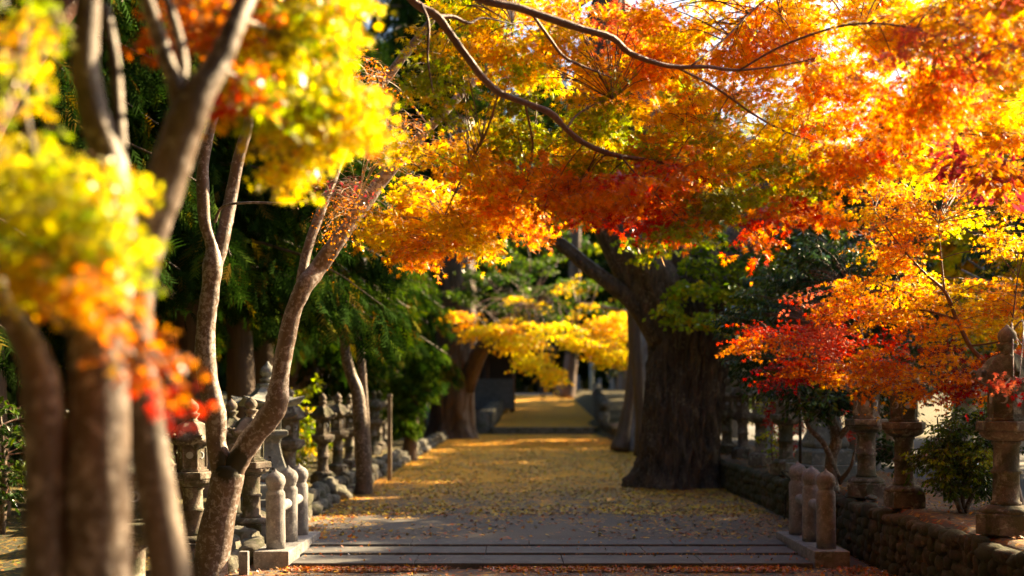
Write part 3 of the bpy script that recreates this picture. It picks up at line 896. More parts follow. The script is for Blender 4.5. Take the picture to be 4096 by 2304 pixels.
t = tree("maple_tree", (at(236, 2500, 3.95)[0], 3.95, -.2), "thick blurred foreground trunk at left carrying bright yellow leaves turning red", group="maples along the left side")
mb = MB(); Lm = []
Lm.append(add(mb, [(232, 2600, 5.6, .20), (236, 2090, 5.6, .17), (242, 1449, 5.6, .150), (246, 1150, 5.6, .140), (246, 900, 5.65, .135), (262, 740, 5.75, .12), (285, 560, 5.9, .10), (280, 430, 6.0, .085), (240, 300, 6.0, .072), (215, 170, 6.0, .066), (220, 40, 6.0, .06), (240, -120, 6.0, .05)], n=24, rough=.05, seed=21))
Lm.append(add(mb, [(290, 540, 6.0, .05), (303, 400, 6.2, .035), (296, 260, 6.3, .032), (285, 130, 6.3, .03), (262, 10, 6.3, .025)], n=14, rough=.04, seed=22))
Lm.append(add(mb, [(250, 760, 5.6, .03), (180, 640, 5.4, .022), (110, 480, 5.3, .018), (70, 320, 5.2, .014), (50, 160, 5.2, .008)], n=8, rough=.03, seed=23))
Lm.append(add(mb, [(250, 800, 5.5, .025), (300, 780, 5.3, .016), (360, 850, 5.2, .012), (410, 920, 5.2, .008), (455, 990, 5.2, .004)], n=8, rough=.03, seed=24))
Lm.append(add(mb, [(246, 900, 5.6, .02), (90, 760, 5.6, .02), (-80, 600, 5.6, .02)], n=8, rough=.03, seed=25))
mb.build("trunk", M_FOREBARK, t, True)
cr = Crown(Lm, 23, .042, STAR, .085)
for a in [(28, 170, 5.2, 18, 41, 3, "lem yel yg"), (38, 300, 5.2, 23, 45, 4, "lem yel yg"), (63, 420, 5.3, 30, 41, 5, "lem lem yg"), (145, 440, 5.3, 45, 30, 5, "lem yg lem"), (118, 520, 5.3, 42, 45, 6, "lem yg lem"), (195, 500, 5.3, 48, 38, 7, "lem lem yg"),
          (275, 480, 5.3, 27, 34, 3, "lem yel"), (255, 580, 5.3, 36, 41, 6, "lem yg lem"), (165, 620, 5.3, 48, 38, 7, "lem yel yg"), (98, 680, 5.3, 30, 38, 4, "lem yel yg"), (265, 660, 5.3, 33, 30, 4, "lem yel yg"),
          (170, 660, 5.2, 54, 26, 8, "yel lem"), (100, 700, 5.3, 24, 22, 4, "yel lem"), (190, 715, 5.2, 36, 14, 5, "gold yel"), (250, 735, 5.2, 18, 10, 3, "org gold"),
          (38, 50, 5.3, 30, 22, 3, "yel gold olive"), (108, 40, 5.6, 24, 30, 3, "olive yg"), (8, 620, 5.4, 12, 52, 3, "yg olive")]:
    cr.lobe(*a, dY=.25, twigs=7, per=10, droop=.9)
cr.tl = .035
for a in [(255, 765, 5.2, 22, 10, 6, "gold org"), (300, 800, 5.2, 20, 11, 6, "gold org"), (340, 845, 5.2, 16, 11, 5, "org gold org"), (378, 895, 5.2, 13, 11, 5, "org dorg org"), (412, 945, 5.2, 9, 9, 4, "org red org"), (445, 988, 5.2, 6, 5, 2, "red org"), (465, 1010, 5.2, 4, 3, 1, "red")]:
    cr.lobe(*a, dY=.12, twigs=4, per=4, droop=.5)
cr.build(t)
localise(t)

t = tree("maple_tree", (at(100, 2550, 3.85)[0], 3.85, -.2), "blurred dark trunk at the far left edge bending out of the picture", group="maples along the left side")
mb = MB()
Lm = [add(mb, [(90, 2650, 5.5, .13), (100, 2100, 5.5, .11), (110, 1449, 5.5, .09), (112, 1200, 5.5, .085), (108, 1020, 5.5, .088), (85, 900, 5.5, .075), (35, 810, 5.5, .06), (-25, 700, 5.5, .055), (-150, 450, 5.5, .05), (-200, 200, 5.5, .04)], n=20, rough=.05, seed=31)]
mb.build("trunk", M_FOREBARK, t, True)
cr = Crown(Lm, 24, .05, STAR5, .18)
cr.lobe(-220, 300, 5.5, 120, 150, 8, "lem yg", dY=.4)
cr.build(t); localise(t)

NEAR = 1.0
# --- the great overhanging maple: its trunk stands left, outside the frame
t = tree("maple_tree", (-4.4, 8.6, -.2), "huge overhanging maple whose green, orange and red sprays roof the whole path", group="maples along the left side")
mb = MB(); Lm = []
Lm.append(limb(mb, [np.array(p) for p in [(-4.4, 8.6, -.3, .26), (-4.3, 8.7, 1.5, .21), (-4.0, 8.9, 3.2, .19), (-3.3, 9.1, 4.6, .15), (-2.3, 9.3, 5.4, .11), (-1.4, 9.4, 5.5, .08)]], n=20, rough=.05, seed=41))
B1 = [(900, -160, 9.4, .05), (1000, -45, 9.4, .034), (1045, 8, 9.45, .032), (1100, 42, 9.5, .031), (1140, 95, 9.5, .030), (1180, 150, 9.5, .028), (1215, 195, 9.6, .028), (1255, 232, 9.7, .027), (1320, 258, 9.8, .025), (1385, 285, 9.9, .027), (1425, 325, 10, .024), (1470, 360, 10.1, .023), (1540, 388, 10.2, .021), (1620, 402, 10.4, .018), (1690, 415, 10.5, .013), (1780, 450, 10.6, .008), (1900, 500, 10.7, .004)]
B2 = [(900, -160, 9.4, .05), (1100, -60, 9.2, .036), (1210, -2, 9.2, .030), (1300, 18, 9.3, .029), (1380, 45, 9.4, .029), (1470, 74, 9.5, .028), (1540, 95, 9.6, .027), (1580, 130, 9.7, .024), (1640, 155, 9.8, .021), (1700, 168, 9.9, .018), (1780, 168, 10, .015), (1860, 176, 10.1, .011), (1990, 160, 10.2, .007), (2150, 120, 10.2, .004)]
for q in (B1, B2,
          [(1100, 42, 9.5, .02), (1140, 42, 9.6, .016), (1180, 58, 9.7, .014), (1215, 45, 9.8, .008), (1290, 60, 10, .004)],
          [(1060, 10, 9.4, .012), (1078, 60, 9.3, .011), (1076, 150, 9.3, .009), (1090, 235, 9.3, .005)],
          [(1335, 30, 9.4, .014), (1385, 100, 9.6, .013), (1420, 143, 9.8, .012), (1475, 170, 9.9, .009), (1540, 195, 10, .005)],
          [(1700, 168, 9.9, .010), (1800, 220, 10.2, .010), (1900, 290, 10.3, .009), (2000, 340, 10.3, .007), (2150, 380, 10.2, .004)],
          [(1860, 176, 10.1, .008), (1980, 110, 9.6, .009), (2150, 60, 9, .008), (2330, 80, 8.4, .006), (2450, 160, 8, .004)],
          [(1740, 165, 9.9, .009), (1820, 100, 10.3, .009), (1900, 20, 10.6, .008), (2000, -60, 10.8, .005)],
          [(1690, 415, 10.5, .009), (1740, 340, 10.7, .006), (1800, 330, 10.9, .004)],
          [(1425, 325, 10, .010), (1450, 290, 10.2, .008), (1500, 260, 10.4, .005), (1540, 250, 10.6, .003)],
          [(1255, 232, 9.7, .010), (1220, 340, 10.4, .009), (1170, 430, 11, .007), (1120, 540, 11.4, .005), (1090, 620, 11.5, .003)],
          [(1320, 258, 9.8, .010), (1340, 370, 10.5, .008), (1320, 470, 11, .006), (1270, 560, 11.4, .004)],
          [(1560, 392, 10.2, .008), (1620, 460, 10, .007), (1700, 540, 9.9, .005), (1760, 600, 9.9, .003)],
          [(1780, 450, 10.6, .007), (1850, 540, 10.3, .005), (1930, 620, 10.2, .003)]):
    Lm.append(add(mb, q, n=10, rough=.06, seed=50 + len(Lm)))
mb.build("trunk", M_TWIG, t, True)
cr = Crown(Lm, 25, .086, STAR, .30)
for a in [(1110, 150, 10.6, 90, 90, 7, "yg olive yel"), (1250, 120, 10.8, 110, 80, 9, "yg yel gold"), (1400, 150, 11, 110, 80, 9, "yg yel gold"), (1230, 300, 11, 110, 60, 9, "olive yg yel"), (1120, 360, 11, 80, 60, 5, "yel gold yg"),
          (1060, 490, 11.8, 70, 40, 8, "yel gold yel"), (1100, 555, 11.8, 100, 50, 13, "yel gold yel"), (985, 580, 11.6, 50, 35, 5, "gold org yel"), (1060, 630, 11.7, 50, 22, 4, "org gold"), (1190, 600, 11.8, 60, 38, 6, "yel gold"),
          (1240, 510, 11.6, 80, 55, 8, "gold org yel"), (1310, 545, 11.5, 70, 50, 7, "org gold org"), (1230, 430, 11.2, 80, 45, 6, "org yel gold"), (1340, 440, 11, 80, 50, 6, "org gold yg"),
          (1430, 480, 10.7, 90, 36, 6, "org gold red"), (1520, 485, 10.3, 90, 28, 6, "red org org"), (1620, 490, 10, 80, 30, 6, "red org"),
          (1400, 390, 11.6, 60, 35, 6, "pink gold org"), (1360, 350, 11.4, 80, 40, 6, "yg olive lem"), (1520, 300, 11.2, 110, 60, 9, "yg yel olive"), (1480, 410, 11, 90, 32, 5, "yg gold yel"), (1600, 390, 10.8, 100, 50, 7, "gold yg org"),
          (1700, 450, 10.3, 90, 45, 7, "org gold red"), (1690, 555, 9.9, 40, 22, 3, "red red yg"), (1760, 540, 10, 60, 30, 4, "yg olive org"), (1850, 510, 10.1, 80, 40, 6, "olive gold yg"), (1930, 570, 10.2, 34, 30, 3, "red org"),
          (1700, 300, 10.8, 100, 70, 8, "gold yel yg"), (1830, 380, 10.5, 100, 65, 9, "yg yel gold"), (1950, 440, 10.4, 100, 50, 8, "yg gold olive"), (1800, 240, 10.8, 110, 60, 9, "gold yel org"), (1980, 320, 10.6, 120, 70, 11, "yel gold lem"),
          (1660, 90, 11, 110, 70, 9, "gold org yel"), (1550, 50, 11.4, 90, 50, 7, "pink gold yel"), (1800, 110, 11, 120, 80, 12, "gold yel org"), (1960, 100, 10.8, 120, 90, 12, "gold yel org"), (2080, 240, 10.4, 110, 90, 12, "gold org yel"),
          (2090, 430, 10.2, 80, 45, 5, "org gold"), (2150, 350, 10, 90, 55, 6, "org gold red"), (2180, 110, 9.6, 120, 90, 10, "gold org yel"), (2300, 50, 8.8, 110, 60, 7, "gold org yel"), (2340, 160, 8.4, 100, 70, 6, "org pink gold"), (2270, 270, 9, 80, 40, 4, "org red gold"),
          (2440, 110, 8.2, 110, 70, 6, "org gold pink"), (2530, 190, 8, 60, 60, 3, "org gold"), (2020, 520, 10.4, 60, 20, 3, "org gold"), (2400, 10, 8.6, 140, 50, 6, "org gold yel"), (2560, 20, 8.4, 100, 60, 5, "gold yel"), (1300, 20, 11.2, 120, 50, 7, "yel gold yg"), (1180, 30, 11, 70, 40, 4, "yg yel"),
          (1430, 30, 11.4, 80, 40, 5, "gold yel"), (2080, 20, 11.5, 120, 50, 9, "gold yel lem"), (2230, 10, 11.5, 120, 50, 9, "yel gold lem"), (1900, 10, 11.5, 120, 40, 7, "gold yel"), (2400, 250, 10, 90, 50, 7, "gold yel org"), (2520, 290, 10, 80, 50, 7, "yel gold lem"), (2480, 370, 10.5, 90, 40, 6, "gold org yel"), (2350, 380, 10.5, 80, 35, 5, "yel gold lem"), (1620, 200, 11.4, 90, 60, 8, "gold yel org"), (1500, 180, 11.4, 70, 50, 5, "yel gold"), (1750, 330, 11.4, 90, 50, 6, "yel yg")]:
    cr.lobe(*a, dY=.7, twigs=13, per=12, droop=.5)
for a in [(1400, -160, 11, 260, 60, 7, "yel gold org"), (1850, -150, 11, 260, 60, 7, "gold org"), (2300, -150, 10, 260, 60, 6, "org gold red"), (2750, 60, 9, 120, 120, 3, "org gold")]:
    cr.lobe(*a, dY=1.0, twigs=14, per=12, droop=.5)
cr.build(t)
localise(t)

# --- slender maple on the right terrace
t = tree("maple_tree", (at(2570, 1290, 12.2)[0], 12.2, .54), "slender maple with fine red and orange leaves above the right lanterns", group="maples on the right terrace")
mb = MB(); Lm = []
for q in ([(2570, 1300, 12.2, .05), (2545, 1180, 12.3, .040), (2520, 1020, 12.4, .032), (2480, 920, 12.5, .026), (2440, 870, 12.6, .022), (2405, 800, 12.7, .020), (2378, 735, 12.7, .018), (2330, 690, 12.8, .012), (2270, 625, 12.8, .009), (2200, 530, 12.8, .004)],
          [(2376, 730, 12.7, .010), (2368, 650, 12.8, .008), (2360, 560, 12.8, .004)],
          [(2440, 870, 12.6, .010), (2510, 860, 12.4, .010), (2620, 830, 12.3, .008)],
          [(2400, 800, 12.7, .012), (2310, 780, 12.8, .010), (2200, 800, 13, .008), (2080, 840, 13.2, .006), (1960, 850, 13.4, .003)],
          [(2470, 910, 12.5, .012), (2350, 900, 12.6, .009), (2200, 920, 12.8, .006), (2050, 940, 13, .003)],
          [(2378, 735, 12.7, .009), (2300, 740, 13, .008), (2180, 700, 13.3, .005)],
          [(2500, 960, 12.4, .012), (2540, 840, 12.2, .010), (2560, 700, 12.1, .006)]):
    Lm.append(add(mb, q, n=10, rough=.04, seed=90 + len(Lm)))
mb.build("trunk", M_TWIG, t, True)
cr = Crown(Lm, 26, .060, STAR5, .25)
for a in [(1960, 850, 13.3, 70, 32, 6, "red org red"), (2050, 800, 13.3, 90, 55, 8, "red org pink"), (2130, 740, 13.3, 90, 50, 7, "red org gold"), (2230, 560, 13, 80, 60, 8, "org gold yel"), (2270, 680, 13, 100, 70, 10, "org gold yel"),
          (2340, 540, 13, 60, 40, 4, "gold org"), (2400, 740, 12.8, 110, 50, 9, "gold yel org"), (2470, 810, 12.6, 120, 65, 11, "gold org yel"), (2290, 800, 13, 120, 60, 11, "gold yel org"), (2150, 865, 13, 120, 40, 9, "red org pink"),
          (2060, 925, 13.1, 90, 28, 6, "red org dorg"), (2230, 915, 12.8, 120, 30, 9, "org gold dorg"), (2380, 905, 12.6, 110, 40, 8, "org gold plum"), (2550, 760, 12.3, 50, 50, 5, "org gold"), (2560, 500, 12.3, 70, 60, 6, "org gold"),
          (2460, 960, 12.2, 90, 22, 5, "plum crim org"), (2540, 930, 12.1, 60, 50, 5, "dorg plum"), (2000, 935, 13.3, 60, 18, 4, "red crim plum"), (2130, 945, 13.0, 80, 18, 5, "org gold dorg"), (2270, 960, 12.6, 90, 16, 5, "dorg org gold"), (2400, 975, 12.3, 70, 14, 3, "plum crim org"), (1900, 865, 13.6, 30, 14, 3, "red org"), (2300, 470, 13.2, 90, 40, 7, "gold yel org"), (2440, 450, 13.4, 90, 45, 8, "yel gold org"), (2190, 490, 13.2, 60, 30, 4, "org gold"), (2530, 610, 12.6, 40, 50, 4, "gold yel"), (2400, 540, 13.4, 90, 25, 5, "yel gold lem"), (2250, 620, 13.2, 80, 40, 5, "gold yel org")]:
    cr.lobe(*a, dY=.45, twigs=12, per=12, droop=.35, flat=.35)
for a in [(2575, 890, 11.4, 30, 12, 3, "plum pink dorg"), (2560, 950, 10.2, 30, 10, 2, "plum pink crim")]:
    cr.lobe(*a, dY=.2, twigs=9, per=9, droop=.35, flat=.35)
cr.build(t)
localise(t)

# --- cherry twig with large bronze leaves reaching in from the right
t = tree("cherry_tree", (5.1, 9.2, .4), "cherry branch with large bronze oval leaves reaching in at the right edge")
mb = MB()
Lm = [limb(mb, [np.array(p) for p in [(5.1, 9.2, .4, .10), (5.2, 9.2, 2.2, .08), (5.0, 9.1, 3.4, .06), (5.3, 9.0, 5.4, .03)]] , n=14, seed=120),
      limb(mb, [np.append(np.array([5.05, 9.1, 3.2]), .03)] + L([(2700, 380, 9.0, .012), (2576, 400, 9, .009), (2480, 410, 9, .006), (2400, 430, 9, .003)]), n=8, seed=121)]
mb.build("trunk", M_TWIG, t, True)
cr = Crown(Lm, 27, .10, OVAL, .18)
cr.lobe(2440, 410, 9, 70, 28, 7, "plum plum brn", dY=.15, twigs=4, per=5, droop=.2)
cr.lobe(2550, 440, 9, 60, 45, 7, "plum brn dorg", dY=.15, twigs=4, per=5, droop=.2)
cr.lobe3(np.array([5.4, 9.2, 3.9]), (.7, .7, .6), 16, "plum brn dorg", twigs=4, per=6)
cr.lobe3(np.array([5.3, 9.0, 5.6]), (1.2, .9, .8), 40, "plum brn dorg", twigs=6, per=8)  # upper crown out of view, added to shade the near trunks
cr.build(t); localise(t)

# --- great ginkgo: furrowed trunk with real ridges
def furrowed(mb, pts, n=96, rings=70, amp=.09, seed=0, flare=None, lobes=7):
    c = catmull(pts, max(4, rings // (len(pts) - 1)))
    base = mb.n
    mb.tube(c[:, :3], c[:, 3], n)
    v = mb.v[-1]
    m = len(c)
    for i in range(m):
        cc = c[i, :3]; z = cc[2]; rr = c[i, 3]
        for q in range(n):
            a = 2 * math.pi * q / n
            p = v[i * n + q]
            tw = a + .10 * z + seed
            # broad flutes + fine forking ridges
            k = .035 * math.sin(lobes * tw + 1.3 * math.sin(z * .7 + seed)) + .14 * mnoise.noise(Vector((math.cos(tw) * 2.2, math.sin(tw) * 2.2, z * .35 + seed)))
            k += amp * .7 * (1 - 3 * abs(mnoise.noise(Vector((math.cos(tw) * 7, math.sin(tw) * 7, z * 1.3 + seed)))))
            k += amp * .45 * (1 - 3 * abs(mnoise.noise(Vector((math.cos(tw) * 17, math.sin(tw) * 17, z * 2.6 + seed)))))
            if flare: k += flare(a, z, rr)
            v[i * n + q] = cc + (p - cc) * (1 + k)
    return c

t = tree("ginkgo_tree", (at(1700, 1225, 24.4)[0], 24.4, 0), "massive dark furrowed ginkgo trunk standing in the path at the right", group="old ginkgo trees on the path")
mb = MB(); Lm = []
def fl(a, z, r): return (.10 + .24 * max(0, math.sin(5 * a + .6)) ** 2) * math.exp(-max(z, 0) / .42)
Lm.append(furrowed(mb, L([(1698, 1240, 24.4, .74), (1705, 1180, 24.4, .70), (1712, 1080, 24.4, .70), (1722, 980, 24.4, .70), (1735, 890, 24.5, .74), (1745, 810, 24.6, .80), (1740, 730, 24.8, .74)]), 220, 170, .13, 2, fl))
Lm.append(furrowed(mb, L([(1705, 880, 24.6, .50), (1668, 770, 24.4, .56), (1610, 670, 24.3, .52), (1560, 580, 24.2, .46), (1510, 480, 24.2, .40), (1470, 380, 24.2, .34), (1480, 200, 24.4, .30), (1540, -50, 24.5, .26)]), 48, 50, .08, 5))
Lm.append(furrowed(mb, L([(1660, 850, 24.3, .26), (1600, 770, 24.1, .17), (1530, 710, 24, .14), (1470, 665, 24, .13), (1425, 625, 23.9, .12), (1340, 560, 23.8, .10), (1240, 460, 23.7, .06)]), 32, 40, .07, 7))
Lm.append(furrowed(mb, L([(1745, 800, 24.7, .66), (1730, 680, 24.9, .62), (1690, 540, 25, .55), (1640, 380, 25, .42), (1580, 200, 25, .40), (1545, 60, 25, .38), (1530, -150, 25, .30), (1520, -400, 25, .2)]), 48, 50, .08, 9))
Lm.append(furrowed(mb, L([(1780, 820, 24.9, .5), (1830, 680, 25.2, .38), (1890, 540, 25.5, .28), (1960, 380, 26, .2), (2050, 200, 26.5, .12)]), 40, 40, .08, 12))
mb.build("trunk", M_GINKGOBARK, t, True)
cr = Crown(Lm, 28, .088, FAN, .35)
for a in [(1740, 720, 23.3, 60, 24, 6, "lem yg yg"), (1690, 785, 23.2, 40, 26, 5, "lem yg"), (1790, 800, 23.1, 60, 30, 8, "lem yg yel"), (1650, 640, 23.3, 30, 45, 2, "yg lem"), (1600, 620, 23.4, 26, 30, 1, "yg"),
          (1850, 750, 23.6, 40, 50, 5, "lem yg"), (1820, 690, 23.7, 50, 45, 7, "yg grn olive"), (1790, 620, 23.7, 50, 45, 6, "grn yg dgrn"), (1745, 660, 23.6, 30, 30, 3, "grn yg"), (1560, 410, 23.5, 40, 70, 4, "yg lem"), (1900, 640, 24.5, 70, 60, 6, "yg olive grn"), (1590, 60, 24, 50, 50, 5, "yg lem"), (1460, 540, 24, 50, 30, 2, "grn yg")]:
    cr.lobe(*a, dY=.35, twigs=8, per=10, droop=1.2)
for a in [(1500, -250, 25, 300, 120, 22, "lem yel yg"), (1950, -60, 26, 200, 100, 10, "lem yg"), (1650, 150, 26.5, 130, 120, 12, "yg lem olive")]:
    cr.lobe(*a, dY=2.0, twigs=12, per=12, droop=.8, ls=.10)
cr.build(t)
localise(t)

# --- far-left ginkgo, far grey trees
t = tree("ginkgo_tree", (at(1137, 1103, 55)[0], 55, 0), "broad reddish-brown trunk far down the left side of the path", group="old ginkgo trees on the path")
mb = MB()
Lm = [furrowed(mb, L([(1137, 1112, 55, 1.0), (1138, 1050, 55, .90), (1140, 950, 55, .90), (1145, 870, 55, .85), (1150, 780, 55, .8), (1150, 600, 55, .7), (1160, 300, 55, .5)]), 72, 50, .10, 31, fl),
      furrowed(mb, L([(1175, 980, 54.6, .30), (1200, 900, 54, .34), (1235, 850, 53.4, .28), (1290, 800, 53, .2), (1340, 770, 52, .1)]), 32, 30, .08, 33),
      furrowed(mb, L([(1110, 800, 55, .4), (1060, 700, 55, .3), (960, 560, 55, .2)]), 24, 30, .08, 35)]
mb.build("trunk", bark_mat("brown_ginkgo_bark", (.035, .018, .010), (.12, .065, .035), None, .6, (1, 1, .13), 9, None, 1.0, .06), t, True)
cr = Crown(Lm, 29, .19, STAR5, .6)
for a in [(1230, 830, 49.5, 50, 16, 9, "yel lem yel"), (1300, 855, 49, 60, 18, 13, "yel lem yel"), (1345, 900, 48.5, 30, 22, 9, "yel lem"), (1388, 935, 48, 14, 16, 5, "yel lem"), (1180, 790, 49, 50, 22, 6, "yel gold"), (1400, 830, 48, 60, 18, 8, "yel lem"), (1310, 810, 48.5, 60, 22, 7, "yel gold lem"), (1290, 780, 51, 80, 40, 10, "grn dgrn yel"),
          (1370, 780, 51, 80, 36, 8, "grn yel dgrn"), (1250, 720, 52, 90, 60, 12, "grn dgrn dgrn"), (1400, 730, 53, 90, 50, 10, "grn dgrn yel"), (1150, 760, 53, 80, 50, 8, "dgrn grn"), (1320, 640, 54, 150, 50, 14, "grn dgrn grn")]:
    cr.lobe(*a, dY=1.5, twigs=10, per=11, droop=.5)
cr.build(t); localise(t)

t = tree("maple_tree", (at(1700, 1110, 52)[0], 52, 0), "golden maple far down the path, its low sunlit sprays glowing in the centre")
mb = MB()
Lm = [limb(mb, L([(1690, 1108, 52, .28), (1670, 980, 52, .22), (1650, 860, 52, .2), (1640, 760, 52, .18), (1640, 600, 52, .12)]), seed=140),
      limb(mb, L([(1660, 900, 52, .12), (1600, 850, 51, .08), (1520, 860, 50, .05), (1450, 850, 49.5, .03)]), seed=141),
      limb(mb, L([(1645, 800, 52, .10), (1560, 780, 51, .07), (1450, 760, 51, .04)]), seed=142)]
mb.build("trunk", M_MAPLEBARK, t, True)
cr = Crown(Lm, 30, .17, STAR5, .7)
for a in [(1470, 860, 48, 45, 12, 12, "yel lem yel"), (1590, 840, 48.5, 40, 30, 9, "yel gold lem"), (1540, 800, 49, 60, 26, 9, "yel gold"), (1545, 893, 48, 42, 14, 18, "lem yel lem"), (1510, 870, 49.5, 50, 16, 12, "yel lem"), (1520, 825, 50.5, 70, 20, 14, "yel gold"), (1480, 785, 51, 50, 22, 5, "yel grn"), (1570, 750, 52, 70, 36, 7, "grn dgrn yel"), (1480, 710, 53, 60, 30, 6, "grn dgrn"), (1640, 620, 53, 100, 60, 9, "olive yel")]:
    cr.lobe(*a, dY=1.2, twigs=11, per=12, droop=.4, flat=.3)
cr.build(t); localise(t)

def bare_tree(name, pts_list, mat, label, base, group=None, n=20, crown=None, seed=200, tm=STAR5, ls=.12):
    t = tree(name, base, label, group=group); mb = MB(); Lm = []
    for i, q in enumerate(pts_list): Lm.append(limb(mb, L(q), n=n, rough=.05, seed=seed + i))
    mb.build("trunk", mat, t, True)
    if crown:
        cr = Crown(Lm, seed, ls, tm, ls * 4)
        for a in crown: cr.lobe(*a, dY=1.0, twigs=10, per=11, droop=.5)
        cr.build(t, M_NEEDLE if tm is FROND else None)
    localise(t); return t
bare_tree("ash_tree", [[(1588, 1135, 41, .50), (1594, 1060, 41, .33), (1606, 960, 41, .29), (1612, 860, 41, .28), (1608, 760, 41, .27), (1600, 640, 41, .25), (1590, 400, 41, .2), (1600, 150, 41, .15)]], M_GREYBARK,
          "pale grey trunk leaning just left of the big dark ginkgo trunk", (at(1588, 1130, 41)[0], 41, 0), crown=[(1600, 300, 41, 120, 160, 10, "yel olive grn")], ls=.14)
bare_tree("oak_tree", [[(1558, 1135, 40.5, .34), (1570, 1080, 40.6, .22), (1583, 1000, 40.7, .17), (1592, 900, 40.8, .16), (1590, 790, 41, .17), (1588, 600, 41, .15)]], M_CEDARBARK,
          "thin brown trunk leaning against the pale grey one beyond the ginkgo", (at(1558, 1132, 40.5)[0], 40.5, 0), crown=[(1590, 500, 41, 70, 100, 5, "grn olive")], ls=.14, seed=210)
bare_tree("oak_tree", [[(1611, 1148, 38, .20), (1610, 1050, 38, .16), (1604, 950, 38, .16), (1598, 840, 38, .17), (1592, 700, 38, .17), (1590, 500, 38, .14)]], M_CEDARBARK,
          "straight brown trunk touching the left edge of the big ginkgo trunk", (at(1611, 1146, 38)[0], 38, 0), crown=[(1590, 420, 38, 70, 100, 5, "grn olive")], ls=.14, seed=220)
bare_tree("twin_stemmed_tree", [[(915, 1250, 22.5, .165), (914, 1180, 22.5, .145), (908, 1080, 22.5, .135), (900, 990, 22.5, .115), (882, 940, 22.5, .10), (870, 890, 22.4, .09), (862, 820, 22.3, .08), (850, 700, 22.2, .06)],
          [(928, 1250, 22.6, .08), (922, 1100, 22.7, .075), (914, 980, 22.7, .075), (908, 890, 22.7, .075), (905, 800, 22.7, .07), (915, 650, 22.8, .05)]], M_FOREBARK,
          "small twin-stemmed brown tree growing from the left edge of the path", (at(918, 1243, 22.5)[0], 22.5, 0),
          crown=[(880, 760, 22.3, 100, 70, 10, "grn dgrn dgrn"), (940, 680, 22.6, 90, 60, 7, "grn dgrn")], seed=230, tm=FROND, ls=.16)

# --- cedars: shared meshes, dark drooping sprays
def cedar_mesh(seed, H=13.0, z0=2.0, rad=3.0, nb=95, lo=1.0):
    r = np.random.default_rng(seed)
    tr = MB()
    c = limb(tr, [np.array(p) for p in [(0, 0, -.2, .34), (.05, 0, 1.2, .26), (0, .05, 4, .22), (.05, 0, 8, .15), (0, 0, H, .03)]], n=14, rough=.05, seed=seed)
    P = []; A = []; N = []; S = []; CL = []
    for b in range(nb):
        u = (b + .5) / nb
        z = z0 + (H - z0) * u ** 1.15
        R_ = rad * (1 - u) ** .7 * r.uniform(.65, 1.1) + .3
        a = b * 2.4 + r.uniform(-.3, .3)
        d = np.array([math.cos(a), math.sin(a), 0.0]); q = np.array([-d[1], d[0], 0])
        pts = []
        for s_ in np.linspace(0, 1, 6):
            pts.append(np.array([0, 0, z]) + d * R_ * s_ + np.array([0, 0, .12 * R_ * s_ - .42 * R_ * s_ ** 2]))
        tr.tube(pts, np.linspace(.035, .006, 6), 5)
        k = int(110 * R_ ** .8 * lo)
        s_ = r.uniform(.04, 1.05, k)
        base = np.array([0, 0, z]) + d * (R_ * s_)[:, None]
        base[:, 2] += .12 * R_ * s_ - .42 * R_ * s_ ** 2
        sd_ = r.normal(0, .16, k) * R_ * (1.15 - s_)
        base += q * sd_[:, None]; base[:, 2] -= np.abs(sd_) * .5 + r.uniform(0, .5, k)
        ax = d * .45 + q * (np.sign(sd_) * .4)[:, None] + r.normal(0, .25, (k, 3)); ax[:, 2] -= .9
        nn = r.normal(0, .5, (k, 3)) + d * .8
        P.append(base); A.append(ax); N.append(nn); S.append(r.uniform(.18, .40, k))
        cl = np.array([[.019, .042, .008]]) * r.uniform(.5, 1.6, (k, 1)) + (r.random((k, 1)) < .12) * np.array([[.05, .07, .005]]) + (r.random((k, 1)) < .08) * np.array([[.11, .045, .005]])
        CL.append(cl)
    return tr, np.vstack(P), np.vstack(A), np.vstack(N), np.concatenate(S), np.vstack(CL)
ced = []
for sd0 in (301, 302, 303):
    t = tree("cedar_tree", (0, 0, 0), "x")
    tr, P, A, N, S, CL = cedar_mesh(sd0, z0=(3.3, 3.6, 3.0)[sd0 - 301], rad=(3.2, 2.8, 3.4)[sd0 - 301])
    tr.build("trunk", M_CEDARBARK, t, True)
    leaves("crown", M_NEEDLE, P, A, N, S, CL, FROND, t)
    ced.append(t)
cu = [False] * 3
